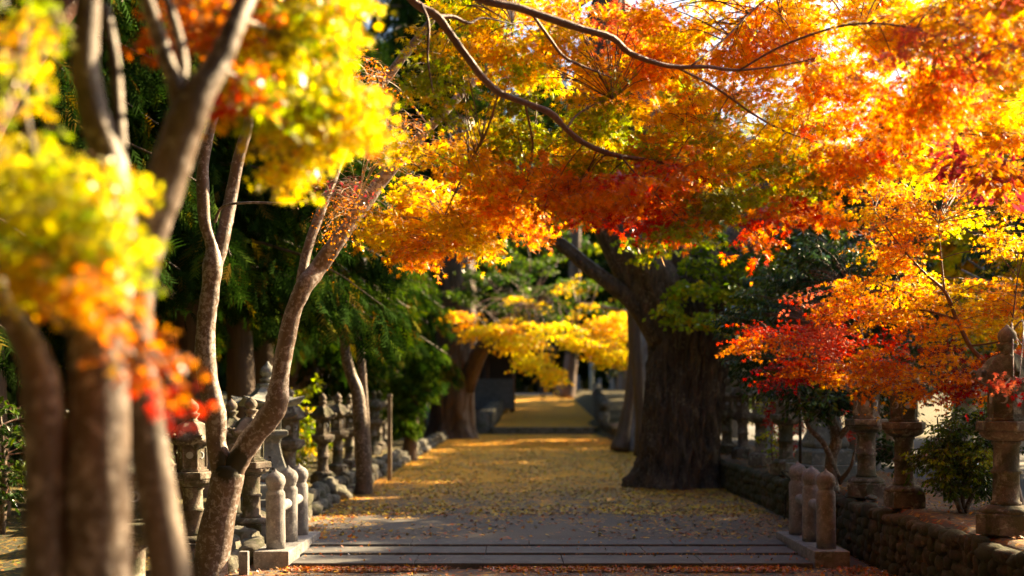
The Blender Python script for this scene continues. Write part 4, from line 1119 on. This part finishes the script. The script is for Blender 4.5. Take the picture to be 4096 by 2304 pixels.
cedars = [(-5.4, 21, 0, 1.15, "dark cedar behind the near left lanterns, its sprays drooping over them"),
          (-7.4, 17.5, 1, 1.15, "dark cedar filling the gap right of the lean foreground trunk"),
          (-10.2, 21, 2, 1.2, "dark cedar at the far left behind the blurred foreground trunks"),
          (-8.2, 25, 0, 1.25, "dark cedar in the second rank behind the forked maple"),
          (-5.9, 27, 1, 1.2, "cedar with drooping green sprays above the lanterns by the twin-stemmed tree"),
          (-11.5, 30, 1, 1.4, "dark cedar deep in the left wood, third rank"),
          (-6.6, 33, 2, 1.4, "cedar with low green sprays behind the slim wooden post"),
          (-9.2, 37, 0, 1.6, "dark cedar deep in the wood behind the middle lanterns"),
          (-6.8, 42, 1, 1.6, "cedar standing before the broad reddish trunk on the left"),
          (-14.5, 26, 2, 1.4, "dark cedar at the left edge of the wood, fourth rank"),
          (-8.5, 49, 2, 1.8, "distant cedar left of the broad reddish trunk"),
          (-13.0, 42, 0, 1.8, "distant dark cedar closing the wood on the left"),
          (-5.2, 66, 0, 2.0, "far dark cedar above the grey hall at the path's end"),
          (-11, 62, 1, 2.0, "far dark cedar behind the broad reddish trunk"),
          (9.3, 31, 1, .70, "dark cedar showing between orange leaves right of the ginkgo"),
          (-17, 34, 1, 1.5, "dark cedar farthest left in the wood"),
          (-8.6, 13.4, 2, 1.1, "dark cedar close behind the foreground maples"),
          (-4.6, 37, 0, .62, "lower bright green cedar beside the distant lanterns"),
          (-3.2, 78, 2, 2.3, "tall far cedar rising behind the top of the path on its left"),
          (10.5, 118, 1, 2.6, "tall far cedar rising behind the far road on the right"),
          (8.6, 66, 2, 1.6, "tall cedar overhanging the far path from the right, by the lone step"),
          (9.6, 80, 0, 1.9, "tall cedar overhanging the far path from the right, beyond the rock bank"),
          (-3.4, 64.5, 1, 1.7, "tall cedar overhanging the far path from the left, by the lone step"),
          (-3.0, 92, 1, 2.1, "tall cedar beyond the timber hall"),
          (3.5, 130, 0, 2.9, "tall far cedar directly behind the pale pillar")]
for i, (x, y, k, s, lb) in enumerate(cedars):
    o = ced[k] if not cu[k] else copy_tree(ced[k]); cu[k] = True
    o.location = (x, y, ground_h(x, y)); o.rotation_euler = (0, 0, i * 1.7); o.scale = (s, s, s)
    tag(o, lb, "tree", "cedars of the wood beside the path")

# --- leafy evergreens and shrubs
def bushy(name, base, label, lobes, stems, ls, pal, tmpl=OVAL, mat=None, seed=400, cat="shrub", group=None, per=12, twigs=11, tl=None, bark=None, droop=.25, flat=1.0):
    t = tree(name, base, label, cat=cat, group=group)
    mb = MB(); Lm = []
    for i, q in enumerate(stems): Lm.append(limb(mb, [np.array(p, float) for p in q], n=12, rough=.06, seed=seed + i))
    mb.build("trunk" if cat == "tree" else "stems", bark or M_FOREBARK, t, True)
    cr = Crown(Lm, seed, ls, tmpl, tl or ls * 3.5)
    for c, rr, n in lobes: cr.lobe3(np.array(c, float), rr, n, pal, twigs, per, droop, flat=flat)
    cr.build(t, mat or M_EVERLEAF, name="foliage" if cat != "tree" else "crown")
    localise(t); return t

def A3(vx, vy, Y): return tuple(at(vx, vy, Y))
def V4(vx, vy, Y, r): return tuple(np.append(at(vx, vy, Y), r))
# camellia behind the right posts
bushy("camellia_tree", A3(2095, 1238, 15.8), "many-stemmed camellia with glossy dark leaves growing beside the round-windowed lantern",
      [(A3(1960, 900, 16.4), (.55, .5, .40), 20), (A3(2060, 960, 16), (.5, .5, .28), 16), (A3(1990, 760, 17), (.7, .6, .55), 26), (A3(2120, 680, 17), (.7, .6, .5), 24), (A3(2230, 960, 15.8), (.3, .4, .35), 8), (A3(2230, 1090, 16.3), (.2, .3, .5), 9), (A3(1900, 820, 17), (.35, .4, .4), 10), (A3(2180, 985, 15.6), (.35, .3, .18), 10), (A3(2050, 1015, 15.7), (.35, .3, .12), 8), (A3(1930, 930, 17), (.4, .3, .22), 10), (A3(2270, 900, 16), (.4, .4, .3), 8)],
      [[V4(2095, 1245, 15.8, .09), V4(2090, 1160, 15.8, .075), V4(2105, 1100, 15.8, .07), V4(2085, 1030, 15.8, .045), V4(2080, 950, 15.9, .035), V4(2060, 820, 16.2, .02)],
       [V4(2105, 1200, 15.8, .05), V4(2075, 1120, 15.7, .035), V4(2035, 1075, 15.7, .028), V4(2015, 1010, 15.7, .024), V4(1990, 920, 15.9, .015)],
       [V4(2105, 1110, 15.8, .04), V4(2140, 1060, 15.7, .035), V4(2150, 1000, 15.8, .03), V4(2170, 860, 16.2, .02), V4(2140, 720, 16.8, .012)],
       [V4(2110, 1215, 15.8, .035), V4(2140, 1175, 15.7, .022), V4(2150, 1135, 15.7, .016)]],
      .085, "dgrn dgrn blue grn", seed=410, cat="tree", per=12, twigs=10, bark=M_FOREBARK)
bushy("azalea_shrub", A3(2420, 1290, 12.9), "round green shrub on the terrace between two lanterns at right",
      [(A3(2418, 1130, 12.9), (.40, .38, .36), 44), (A3(2478, 1170, 12.9), (.22, .3, .3), 9), (A3(2348, 1100, 12.9), (.10, .2, .2), 3), (A3(2428, 1230, 12.9), (.35, .3, .15), 9), (A3(2448, 1060, 13), (.3, .3, .15), 7)],
      [[V4(2420, 1292, 12.9, .035), V4(2403, 1250, 12.9, .028), V4(2373, 1190, 12.9, .02), V4(2363, 1120, 12.9, .012), V4(2358, 1050, 12.9, .006)],
       [V4(2426, 1290, 12.9, .03), V4(2448, 1240, 12.9, .022), V4(2478, 1180, 12.9, .014), V4(2498, 1120, 12.9, .006)],
       [V4(2422, 1280, 12.9, .025), V4(2423, 1200, 12.9, .018), V4(2428, 1100, 12.9, .008)]],
      .05, "grn grn dgrn yg", seed=420, per=14, twigs=12, bark=M_FOREBARK)
bushy("red_maple_shrub", A3(1995, 1150, 20.5), "little crimson maple behind the dark lantern and black pole",
      [(A3(1975, 1050, 20.3), (.3, .3, .3), 9), (A3(2130, 1060, 19.5), (.25, .3, .45), 9), (A3(1990, 1120, 20), (.25, .2, .15), 4)],
      [[V4(1995, 1170, 20.5, .03), V4(1990, 1090, 20.5, .02), V4(1975, 1010, 20.4, .008)], [V4(2000, 1170, 20.5, .025), V4(2080, 1110, 20, .016), V4(2140, 1040, 19.6, .006)]],
      .05, "crim red crim pink", STAR5, M_LEAF, 430, per=10, twigs=10, bark=M_TWIG)
bushy("vine_shrub", A3(1945, 1160, 21.2), "loose yellow and green vine shrub between the terrace lanterns",
      [(A3(1945, 1060, 21.2), (.22, .25, .5), 9), (A3(1960, 1120, 21.2), (.25, .2, .3), 5)],
      [[V4(1945, 1170, 21.2, .02), V4(1940, 1090, 21.2, .012), V4(1950, 980, 21.2, .005)], [V4(1955, 1170, 21.2, .014), V4(1975, 1100, 21.2, .009), V4(1965, 1030, 21.2, .004)]],
      .06, "lem yg olive", OVAL, M_LEAF, 440, per=6, twigs=8, bark=M_TWIG)
# small conifer on the left edge, with the trunk below
bushy("conifer_shrub", (at(1030, 1160, 34.7)[0], 34.7, 0), "small rounded bright green conifer on a thick stump at the path's left edge",
      [((at(1045, 980, 34.7)), (.55, .5, .75), 26), ((at(1075, 930, 34.7)), (.35, .4, .5), 10), ((at(1010, 1060, 34.7)), (.4, .4, .4), 10)],
      [[V4(1030, 1165, 34.7, .24), V4(1032, 1120, 34.7, .2), V4(1040, 1050, 34.7, .15), V4(1045, 950, 34.7, .06)]],
      .22, "grn grn dgrn", FROND, M_NEEDLE, 450, per=10, twigs=10, tl=.35, bark=M_CEDARBARK)
for i_, (x_, y_, h_, lb_) in enumerate(((-6.3, 15.4, 1.9, "dark shrub at the far left behind the bent foreground trunk"), (-7.8, 19.0, 2.2, "dark shrub deeper in the wood at the left edge"), (-5.6, 17.4, 1.3, "low dark shrub behind the lichen spotted lantern"), (-9.2, 27, 2.6, "large dark shrub far back in the left wood"))):
    bushy("evergreen_shrub", (x_, y_, 0), lb_, [((x_, y_, h_ * .55), (h_ * .5, h_ * .45, h_ * .4), 26)],
          [[(x_, y_, -.1, .05), (x_ + .05, y_, h_ * .4, .035), (x_, y_, h_ * .8, .01)], [(x_, y_, -.1, .04), (x_ - .2, y_, h_ * .35, .025), (x_ - .35, y_, h_ * .7, .008)]],
          .10, "dgrn dgrn grn", OVAL, M_EVERLEAF, 470 + i_, per=10, twigs=10, group="dark shrubs in the left wood")
bushy("laurel_shrub", (-5.3, 30, .1), "sunlit yellow-green laurel glowing behind the left lanterns",
      [((-5.2, 30, 1.25), (.5, .6, .9), 24), ((-4.9, 29.7, .5), (.4, .4, .4), 7)],
      [[(-5.3, 30, 0, .06), (-5.25, 30, .7, .045), (-5.2, 30, 1.6, .02)]], .12, "yg yel olive grn", OVAL, M_LEAF, 460, per=10, twigs=9)

# trees beyond the terrace on the right
def broad(x, y, H, rr, pal, label, seed, mat=M_LEAF, ls=.16, n=60, tm=OVAL, z0=.4, trunk=M_GREYBARK, lowz=.35, name="broadleaf_tree"):
    t = tree(name, (x, y, z0), label, group="trees beyond the terrace")
    mb = MB(); r = np.random.default_rng(seed); Lm = []
    Lm.append(limb(mb, [np.array(p) for p in [(x, y, z0 - .1, .22), (x + .1, y, z0 + H * .25, .17), (x - .05, y, z0 + H * .55, .11), (x, y, z0 + H * .9, .03)]], n=12, seed=seed))
    for k in range(6):
        a = k * 1.05 + r.uniform(0, .5); zz = z0 + H * r.uniform(.25, .6)
        Lm.append(limb(mb, [np.array(p) for p in [(x, y, zz, .07), (x + math.cos(a) * rr * .45, y + math.sin(a) * rr * .45, zz + H * .10, .045), (x + math.cos(a) * rr * .85, y + math.sin(a) * rr * .85, zz + H * .16, .015)]], n=8, seed=seed + k))
    mb.build("trunk", trunk, t, True)
    cr = Crown(Lm, seed, ls, tm, ls * 3.6)
    cz = z0 + H * (lowz + (1 - lowz) / 2)
    for k in range(9):
        a = k * 2.4; q = r.uniform(.2, .75)
        c = np.array([x + math.cos(a) * rr * q, y + math.sin(a) * rr * q, cz + (r.uniform(-.8, .8)) * H * (1 - lowz) / 2])
        cr.lobe3(c, (rr * .45, rr * .45, H * .14), n // 9, pal, 12, 12, .4, flat=.8)
    cr.build(t, mat); localise(t); return t
EV = [(6.5, 22.5, 6.0, 1.25, "glossy dark evergreen just right of the big ginkgo trunk"),
      (7.2, 26.0, 6.7, 1.8, "dark evergreen behind the three terrace lanterns beyond the ginkgo"), (7.4, 30.5, 7.4, 1.9, "dark evergreen second beyond the terrace lanterns, hidden by the ginkgo trunk"),
      (7.2, 35.5, 7.6, 2.1, "evergreen on the terrace level with the pale grey leaning trunk"), (7.4, 41, 7.6, 2.2, "evergreen far up the terrace, just beyond the pale grey trunk"),
      (7.8, 47, 6.4, 2.0, "evergreen far up the terrace, nearly level with the golden far maple"), (8.0, 54, 5.6, 2.1, "evergreen near the top of the terrace behind the golden far maple"),
      (9.0, 62, 9, 2.6, "dark evergreen beside the dark step at the far end of the terrace"), (10.5, 71, 10, 2.8, "dark evergreen above the bank of tumbled rocks"),
      (12, 81, 11, 3.0, "dark evergreen behind the bank of tumbled rocks"), (13.5, 92, 12, 3.2, "dark evergreen last but one before the far road"), (15, 104, 13, 3.4, "dark evergreen at the edge of the far road")]
EV += [
       (10.1, 34.5, 9, 2.4, "second-rank evergreen level with the grey leaning trunk"), (10.2, 39.5, 9.2, 2.5, "second-rank evergreen farther along the road"),
       (10.8, 52.5, 7.6, 2.4, "second-rank evergreen near the far top of the terrace"), (10.4, 45.5, 9.2, 2.6, "second-rank evergreen half way up the far terrace")]
EV += [(13.2, 69.5, 12, 2.9, "rear evergreen by the lone step's terrace end"), (14.0, 74, 12.5, 3.0, "rear evergreen beside the start of the rock bank"), (14.8, 82, 13, 3.1, "rear evergreen midway behind the rock bank"),
       (18.0, 96, 13, 3.4, "rear evergreen right of the far road, nearer one"), (19.5, 110, 13, 3.6, "rear evergreen right of the far road, middle one"), (22.0, 122, 13, 3.6, "rear evergreen right of the far road, farthest one"), (9.4, 99, 11, 2.6, "evergreen leaning over the top of the rising path")]
EV += [(11.6, 66.5, 10.5, 2.8, "evergreen of the second rank at the top of the terrace"), (9.6, 76, 9.5, 2.6, "evergreen pressing close to the rock bank"), (11.0, 86.5, 11, 3.0, "evergreen above the farther half of the rock bank"),
       (12.2, 98, 12, 3.2, "evergreen just short of the far road on the right"), (15.5, 76, 12, 3.2, "rear evergreen behind the rock bank"), (16.5, 87, 12.5, 3.2, "rear evergreen near the far road"), (9.6, 59, 7.0, 2.2, "evergreen level with the lone dark step")]
EV += [(9.6, 5.8, 7.9, 2.2, "unseen evergreen added for shade, level with the nearest blurred trunks"), (9.8, 10.4, 5.8, 2.0, "unseen evergreen added for shade, level with the nearest terrace lantern"), (10.2, 15.0, 5.4, 1.9, "unseen evergreen added for shade, level with the square-based lantern"), (11.8, 22.5, 9.0, 2.4, "tall evergreen added for shade well back from the road, nearest of a hidden row"), (12.6, 27.0, 9.6, 2.4, "tall evergreen added for shade well back from the road, middle of a hidden row"), (11.6, 18.3, 7.0, 2.1, "unseen tall evergreen added for shade well back from the road, opposite the steps"), (9.8, 20.6, 7.1, 2.0, "evergreen added for shade across the road just outside the golden trees")]  # trees added outside the view to shade path, forecourt and near trunks
broad(8.3, 18.4, 7.4, 2.0, "yel gold lem", "golden tree across the road behind the round green shrub", 521, M_LEAF, .11, 170, STAR5, name="maple_tree", lowz=.2)
broad(10.4, 24.2, 8.6, 2.3, "lem yel yg", "lemon-yellow ginkgo across the road behind the slender maple", 522, M_LEAF, .13, 170, FAN, name="ginkgo_tree", lowz=.2)
broad(10.8, 29.8, 9.0, 2.4, "yel lem gold", "yellow ginkgo across the road, second of its row", 523, M_LEAF, .15, 150, FAN, name="ginkgo_tree", lowz=.15)
evp = [broad(0, 0, 7.4, 2.1, ("dgrn blue grn", "dgrn grn", "grn dgrn olive", "dgrn blue")[k], "x", 501 + k, M_EVERLEAF, (.115, .125, .15, .13)[k], 230, lowz=.08, z0=0, name="evergreen_tree") for k in range(4)]
eu = [False] * 4
for i, (x, y, h_, rr, lb) in enumerate(EV):
    k = i % 4; o = evp[k] if not eu[k] else copy_tree(evp[k]); eu[k] = True
    o.location = (x, y, ground_h(x, y)); o.rotation_euler = (0, 0, i * 2.1); o.scale = (rr / 1.9, rr / 1.9, h_ / 7.2 * (1.4 if y > 58 else 1))
    tag(o, lb, "tree", "trees beyond the terrace")
broad(14.6, 41, 12.5, 3.6, "lem yel lem", "tall sunlit yellow ginkgo behind the right-hand maples", 510, M_LEAF, .20, 170, FAN, name="ginkgo_tree")
broad(19.5, 46, 12, 3.4, "yel lem gold", "tall yellow ginkgo at the right edge behind the pale roof", 511, M_LEAF, .20, 120, FAN, name="ginkgo_tree")
broad(10.6, 48, 9.5, 2.6, "grn yg olive", "green tree in the right background beside the yellow ginkgo", 512, M_LEAF, .20, 90)
broad(17.0, 33, 8.6, 2.4, "org gold dorg", "orange maple in the right background above the road", 513, M_LEAF, .14, 110, STAR5, name="maple_tree", lowz=.5)

# ------------------------------------------------------------------ house beyond the road
hs = empty("house", (17.5, 34, .4), R(-18), label="house with a low grey roof showing through leaves at the right edge", cat="house")
M_PLASTER = plain_mat("plaster", (.55, .50, .42), .9, .1, 4); M_ROOFT = plain_mat("grey_roof_tile", (.12, .12, .13), .6, .3, 10); M_WOOD = plain_mat("dark_timber", (.09, .065, .05), .8, .3, 12)
M_GLASS = plain_mat("window_glass", (.10, .12, .14), .15, .1, 3)
mb = MB(); mb.box((0, 3, 1.6), (9, 6, 3.2)); mb.build("wall", M_PLASTER, hs)
mb = MB()
mb.add([(-5.2, -1, 3.1), (5.2, -1, 3.1), (5.2, 3, 5.0), (-5.2, 3, 5.0), (-5.2, 7, 3.1), (5.2, 7, 3.1), (-5.2, -1, 3.25), (5.2, -1, 3.25), (5.2, 3, 5.18), (-5.2, 3, 5.18), (-5.2, 7, 3.25), (5.2, 7, 3.25)],
       [(0, 3, 2, 1), (3, 4, 5, 2), (6, 7, 8, 9), (9, 8, 11, 10), (0, 1, 7, 6), (4, 10, 11, 5), (1, 2, 8, 7), (2, 5, 11, 8), (0, 6, 9, 3), (3, 9, 10, 4)])
for k in range(27):
    x = -5.1 + k * .39
    mb.tube([(x, -1.0, 3.27), (x, 3, 5.2)], .05, 6)
mb.build("roof", M_ROOFT, hs)
for k in range(4):
    mb = MB(); mb.box((-3.3 + k * 2.2, -.02, 1.7), (1.3, .08, 1.2)); wf = mb.build("window", M_WOOD, hs)
    mb = MB(); mb.box((-3.3 + k * 2.2, -.055, 1.7), (1.14, .03, 1.04)); mb.build("pane", M_GLASS, wf)

# ------------------------------------------------------------------ far end of the path
# low wall left of the upper path
mb = MB()
ysf = np.linspace(62.6, 108, 30)
v = []; f = []
for y in ysf:
    x = pl(y) - .12; z = rise(y)
    v += [(x, y, z - .6), (x - .1, y, z + .85 - (y - 62) * .004), (x - .75, y, z + .85 - (y - 62) * .004), (x - .8, y, z - .6)]
for i in range(len(ysf) - 1):
    a = 4 * i; b = a + 4
    f += [(a, b, b + 1, a + 1), (a + 1, b + 1, b + 2, a + 2), (a + 2, b + 2, b + 3, a + 3)]
f += [(0, 1, 2, 3)]
mb.add(v, f)
for k in range(300):
    y = sr.uniform(62.6, 100); x = pl(y) - .12; z = rise(y) + sr.uniform(0, .8)
    blob(mb, (x - .02, y, z), (.10, .24, .14), sr.uniform(0, 99), 7, 5)
mb.build("low_stone_wall", M_ROCK, None, True, label="greenish low stone wall left of the rising far path", cat="wall")
mb = MB()
for k in range(200):
    y = sr.uniform(62.4, 100); x = pr(y) + .25; z = rise(y) + sr.uniform(-.1, 1.3)
    blob(mb, (x + z * .06, y, z), (.30, .42, .24), sr.uniform(0, 99), 8, 6, amp=.4)
mb.build("rock_bank", M_ROCK, None, True, label="bank of tumbled rocks right of the rising far path", cat="rock bank")
# timber hall in the shade
hl = empty("shrine_hall", (-2.6, 84, 1.2), 0, label="shaded timber hall with grey board fence at the path's far left", cat="building")
mb = MB(); mb.box((0, 3, 2.4), (5.6, 5, 3.6)); mb.build("wall", M_WOOD, hl)
for k in range(4):
    mb = MB(); mb.tube([(-2.6 + 1.75 * k, -.2, -.3), (-2.6 + 1.75 * k, -.2, 4.2)], .16, 12); mb.build("column", plain_mat("reddish_timber", (.12, .055, .03), .8), hl, True)
mb = MB(); mb.box((0, -1.0, .9), (5.4, .12, 2.0))
for k in range(14): mb.box((-2.5 + k * .385, -1.075, .9), (.02, .03, 2.0))
mb.build("board_fence", plain_mat("grey_boards", (.22, .23, .25), .8, .3, 6), hl)
mb = MB()
mb.lathe([(4.9, 4.1), (5.0, 4.25), (3.6, 5.0), (2.2, 6.2), (1.0, 7.2), (.1, 7.3)], 4, (0, 2.5, 0), math.pi / 4)
mb.build("roof", M_ROOFT, hl)
# pale post and dark leaning trunk
mb = MB(); mb.tube([(0, 0, -.2), (0, 0, 5.2)], .22, 14); mb.box((0, 0, .1), (.8, .8, .5)); mb.box((0, 0, 5.2), (.6, .6, .12))
o = mb.build("stone_pillar", plain_mat("pale_stone", (.22, .26, .26), .8), None, True, label="pale greenish stone pillar at the far end of the path", cat="pillar")
o.location = ((1488 - 1288) * 118 / F, 118, 2.3)
for (x, sx, h_) in ((1452, 1.0, 1.3), (1508, .8, 1.0), (1540, .9, 1.1)):
    mb = MB(); mb.box((0, 0, .25), (1.0 * sx, .8, .5)); mb.box((0, 0, .5 + h_ / 2), (.5 * sx, .4, h_), 0, .85)
    o = mb.build("stone_monument", plain_mat("blue_grey_stone", (.14, .16, .18), .8), None, bevel=.03, cat="monument",
                 label={1452: "bluish stone monument left of the pale pillar at the far end", 1508: "smaller stone monument immediately right of the pale pillar", 1540: "stone monument farthest right beyond the far path"}[x], group="stone monuments at the far end")
    o.location = ((x - 1288) * 121 / F, 121, 2.3)
bare_tree("pine_tree", [[(1418, 1000, 105, .95), (1432, 940, 105, .62), (1440, 860, 105, .55), (1446, 700, 105, .5), (1450, 400, 105, .4)]], M_CEDARBARK,
          "dark leaning trunk at the very end of the path", (at(1418, 995, 105)[0], 105, 1.9), crown=[(1440, 600, 105, 140, 80, 14, "dgrn grn")], seed=250, ls=.4)
# person in dark clothes far down the path
def person():
    t = MB()
    o0 = np.array([(1366 - 1288) * 100 / F, 100.0, rise(100)])
    me = bpy.data.meshes.new("person"); 
    J = [(0, 0, .95, .15), (0, 0, 1.15, .14), (0, 0, 1.38, .16), (0, 0, 1.50, .06), (0, -.01, 1.62, .10), (0, 0, 1.72, .085),
         (-.10, 0, .88, .10), (-.12, -.08, .48, .065), (-.12, 0, .07, .045), (-.12, -.13, .03, .035),
         (.10, 0, .88, .10), (.12, .10, .48, .065), (.12, .16, .08, .045), (.12, .04, .03, .035),
         (-.20, 0, 1.40, .06), (-.25, .04, 1.12, .045), (-.24, -.08, .88, .033), (-.24, -.11, .80, .03),
         (.20, 0, 1.40, .06), (.25, -.04, 1.12, .045), (.24, -.14, .90, .033), (.24, -.17, .82, .03)]
    E = [(0, 1), (1, 2), (2, 3), (3, 4), (4, 5), (0, 6), (6, 7), (7, 8), (8, 9), (0, 10), (10, 11), (11, 12), (12, 13), (2, 14), (14, 15), (15, 16), (16, 17), (2, 18), (18, 19), (19, 20), (20, 21)]
    me.from_pydata([j[:3] for j in J], E, [])
    o = bpy.data.objects.new("person", me); col.objects.link(o); o.location = o0
    sm = o.modifiers.new("skin", 'SKIN')
    if not me.skin_vertices: 
        bpy.context.view_layer.objects.active = o
    for i, j in enumerate(J):
        me.skin_vertices[0].data[i].radius = (j[3], j[3]); 
    me.skin_vertices[0].data[0].use_root = True
    sb_ = o.modifiers.new("smooth", 'SUBSURF'); sb_.levels = 1; sb_.render_levels = 1
    me.materials.append(plain_mat("dark_clothes", (.03, .03, .035), .9))
    tag(o, "person in dark clothes walking at the far left edge of the rising path", "person")
person()

# ------------------------------------------------------------------ far wood closing the view (reads as one mass)
r = np.random.default_rng(77)
n = 42000
xx = r.uniform(-75, 26, n); yy = 128 + r.uniform(0, 14, n) + np.abs(xx) * -.25
yy = np.maximum(yy, 70 + r.uniform(0, 8, n))
hmax = 17 + 5 * np.sin(xx * .23) + 3 * np.sin(xx * .61 + 1) - 9 * np.clip((xx - 6) / 20, 0, 1)
zz = 1.5 + hmax * r.random(n) ** .85
ax = r.normal(0, .6, (n, 3)); ax[:, 2] -= .8
nn = r.normal(0, 1, (n, 3)); nn[:, 1] -= 1
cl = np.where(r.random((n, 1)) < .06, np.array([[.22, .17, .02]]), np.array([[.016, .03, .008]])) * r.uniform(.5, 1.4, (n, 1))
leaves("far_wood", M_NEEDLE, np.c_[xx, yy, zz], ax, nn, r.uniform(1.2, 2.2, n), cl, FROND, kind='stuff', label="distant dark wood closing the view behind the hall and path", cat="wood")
# side wood on the left behind the cedars
n = 26000
yy = r.uniform(10, 75, n); xx = -19 - r.uniform(0, 5, n); zz = .0 + 13 * r.random(n)
ax = r.normal(0, .6, (n, 3)); ax[:, 2] -= .8
nn = r.normal(0, 1, (n, 3)); nn[:, 0] += 1.2
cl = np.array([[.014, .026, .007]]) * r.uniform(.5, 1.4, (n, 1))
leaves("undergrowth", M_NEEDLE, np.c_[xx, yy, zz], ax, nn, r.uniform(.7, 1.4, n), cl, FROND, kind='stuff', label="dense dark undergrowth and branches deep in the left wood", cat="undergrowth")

# unseen foliage added behind and above the camera to shut out sky light
n = 20000
th = r.uniform(R(88), R(310), n); rd = r.uniform(13, 20, n)
P_ = np.c_[np.sin(th) * rd, np.cos(th) * rd + 2, r.uniform(-.2, 19, n)]
n2 = 9000
Q_ = np.c_[r.uniform(-16, 3.0, n2), r.uniform(-18, 9.5, n2), r.uniform(9, 13, n2)]
P_ = np.vstack([P_, Q_]); n = len(P_)
ax = r.normal(0, .6, (n, 3)); ax[:, 2] -= .8
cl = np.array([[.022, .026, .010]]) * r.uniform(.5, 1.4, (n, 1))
leaves("sky_blocking_foliage", M_NEEDLE, P_, ax, r.normal(0, 1, (n, 3)), r.uniform(1.0, 1.9, n), cl, OVAL, kind='stuff', label="unseen foliage added behind and above the viewer to block sky light", cat="wood")

# ------------------------------------------------------------------ fallen leaves
def litter(name, n, xf, y0, y1, zf, pal, ls, tmpl, label, seed, ypow=1.0, flat=.25):
    r = np.random.default_rng(seed)
    y = y0 + (y1 - y0) * r.random(n) ** ypow
    x = xf(y, r)
    pn = np.array([mnoise.noise(Vector((a_ * 1.1 + seed, b_ * .55, 0))) + .6 * mnoise.noise(Vector((a_ * 3.1, b_ * 2.1, seed))) for a_, b_ in zip(x, y)])
    keep = pn > r.normal(-.12, .16, n); x = x[keep]; y = y[keep]; n = len(x)
    z = zf(x, y) + .008
    ax = r.normal(0, 1, (n, 3)); ax[:, 2] *= .15
    nn = r.normal(0, flat, (n, 3)); nn[:, 2] += 1
    names = pal.split()
    cl = np.array([C[names[i]] for i in r.integers(len(names), size=n)]) * r.uniform(.65, 1.05, (n, 1)) * .95
    return leaves(name, M_LITTER, np.c_[x, y, z + np.abs(r.normal(0, .006, n))], ax, nn, ls * r.uniform(.6, 1.2, n), cl, tmpl, kind='stuff', label=label, cat="fallen leaves")
ph = np.vectorize(path_h)
def across(y, r): return leftx(y) + .02 + (wallx(y) - leftx(y) - .1) * r.random(len(y))
litter("fallen_leaves", 52000, across, 18.5, 60, ph, "yel gold yel yel brn", .062, FAN, "yellow ginkgo leaves carpeting the gravel path", 601, 1.1)
litter("fallen_leaves", 3000, across, 15.2, 20, ph, "gold yel brn brn dorg", .055, FAN, "thinly scattered yellow and brown leaves just behind the steps", 606, 1.0)
def edges_r(y, r): return wallx(y) - .05 - np.abs(r.normal(0, .75, len(y)))
def edges_l(y, r): return leftx(y) + .12 + np.abs(r.normal(0, .35, len(y)))
litter("fallen_leaves", 7000, edges_r, 15.2, 27, ph, "brn brn dorg gold", .06, STAR5, "drift of brown and orange leaves along the foot of the right wall", 602)
litter("fallen_leaves", 3600, edges_l, 15.2, 27, ph, "brn dorg gold gold", .06, STAR5, "drift of russet leaves along the left rock border", 603)
litter("fallen_leaves", 5200, lambda y, r: r.uniform(-2.4, 3.8, len(y)), 13.05, 13.36, lambda x, y: -.094 + 0 * x, "brn brn dorg pink gold", .065, STAR5, "line of curled brown leaves against the lowest step", 604, flat=.6)
litter("fallen_leaves", 2600, lambda y, r: r.uniform(-3, 3.9, len(y)), 11.0, 13.3, lambda x, y: -.094 + 0 * x, "brn brn dorg gold", .06, STAR5, "dry leaves strewn over the forecourt in front of the steps", 605, flat=.5)
litter("fallen_leaves", 2600, lambda y, r: 3.9 - np.abs(r.normal(0, .3, len(y))), 9, 14.3, lambda x, y: -.094 + 0 * x, "brn dorg brn gold", .065, STAR5, "orange leaves heaped at the foot of the wall in the near right corner", 607, flat=.6)
litter("fallen_leaves", 4500, lambda y, r: wallx(y) + .25 + r.random(len(y)) * 1.7, 8, 30, lambda x, y: .56 + 0 * x, "brn gold brn dorg", .055, STAR5, "leaves scattered between the lanterns on the right terrace", 608, flat=.4)
litter("fallen_leaves", 9000, lambda y, r: leftx(y) - .3 - r.random(len(y)) ** 1.3 * 8, 12.5, 42, np.vectorize(ground_h), "gold yg brn olive", .07, STAR5, "yellow and brown leaves over the mossy floor of the left wood", 609, flat=.5)
litter("fallen_leaves", 420, lambda y, r: r.uniform(-2.3, 3.2, len(y)), 13.4, 15.1, lambda x, y: np.where(y < 14.06, -.038, np.where(y < 14.67, -.012, .014)), "brn gold dorg pink", .055, STAR5, "a few leaves lying on the stone steps", 610, flat=.5)

litter("fallen_leaves", 260, lambda y, r: r.uniform(-2.3, 3.2, len(y)), 13.97, 14.06, lambda x, y: -.038 + 0 * x, "brn dorg gold", .045, STAR5, "leaves caught in the crease under the middle step", 611, flat=.6)
litter("fallen_leaves", 2600, lambda y, r: 3.2 + r.normal(0, 1.0, len(y)), 22.9, 24.2, ph, "gold brn dorg yel", .06, STAR5, "leaves drifted against the foot of the big dark trunk", 612, flat=.6)
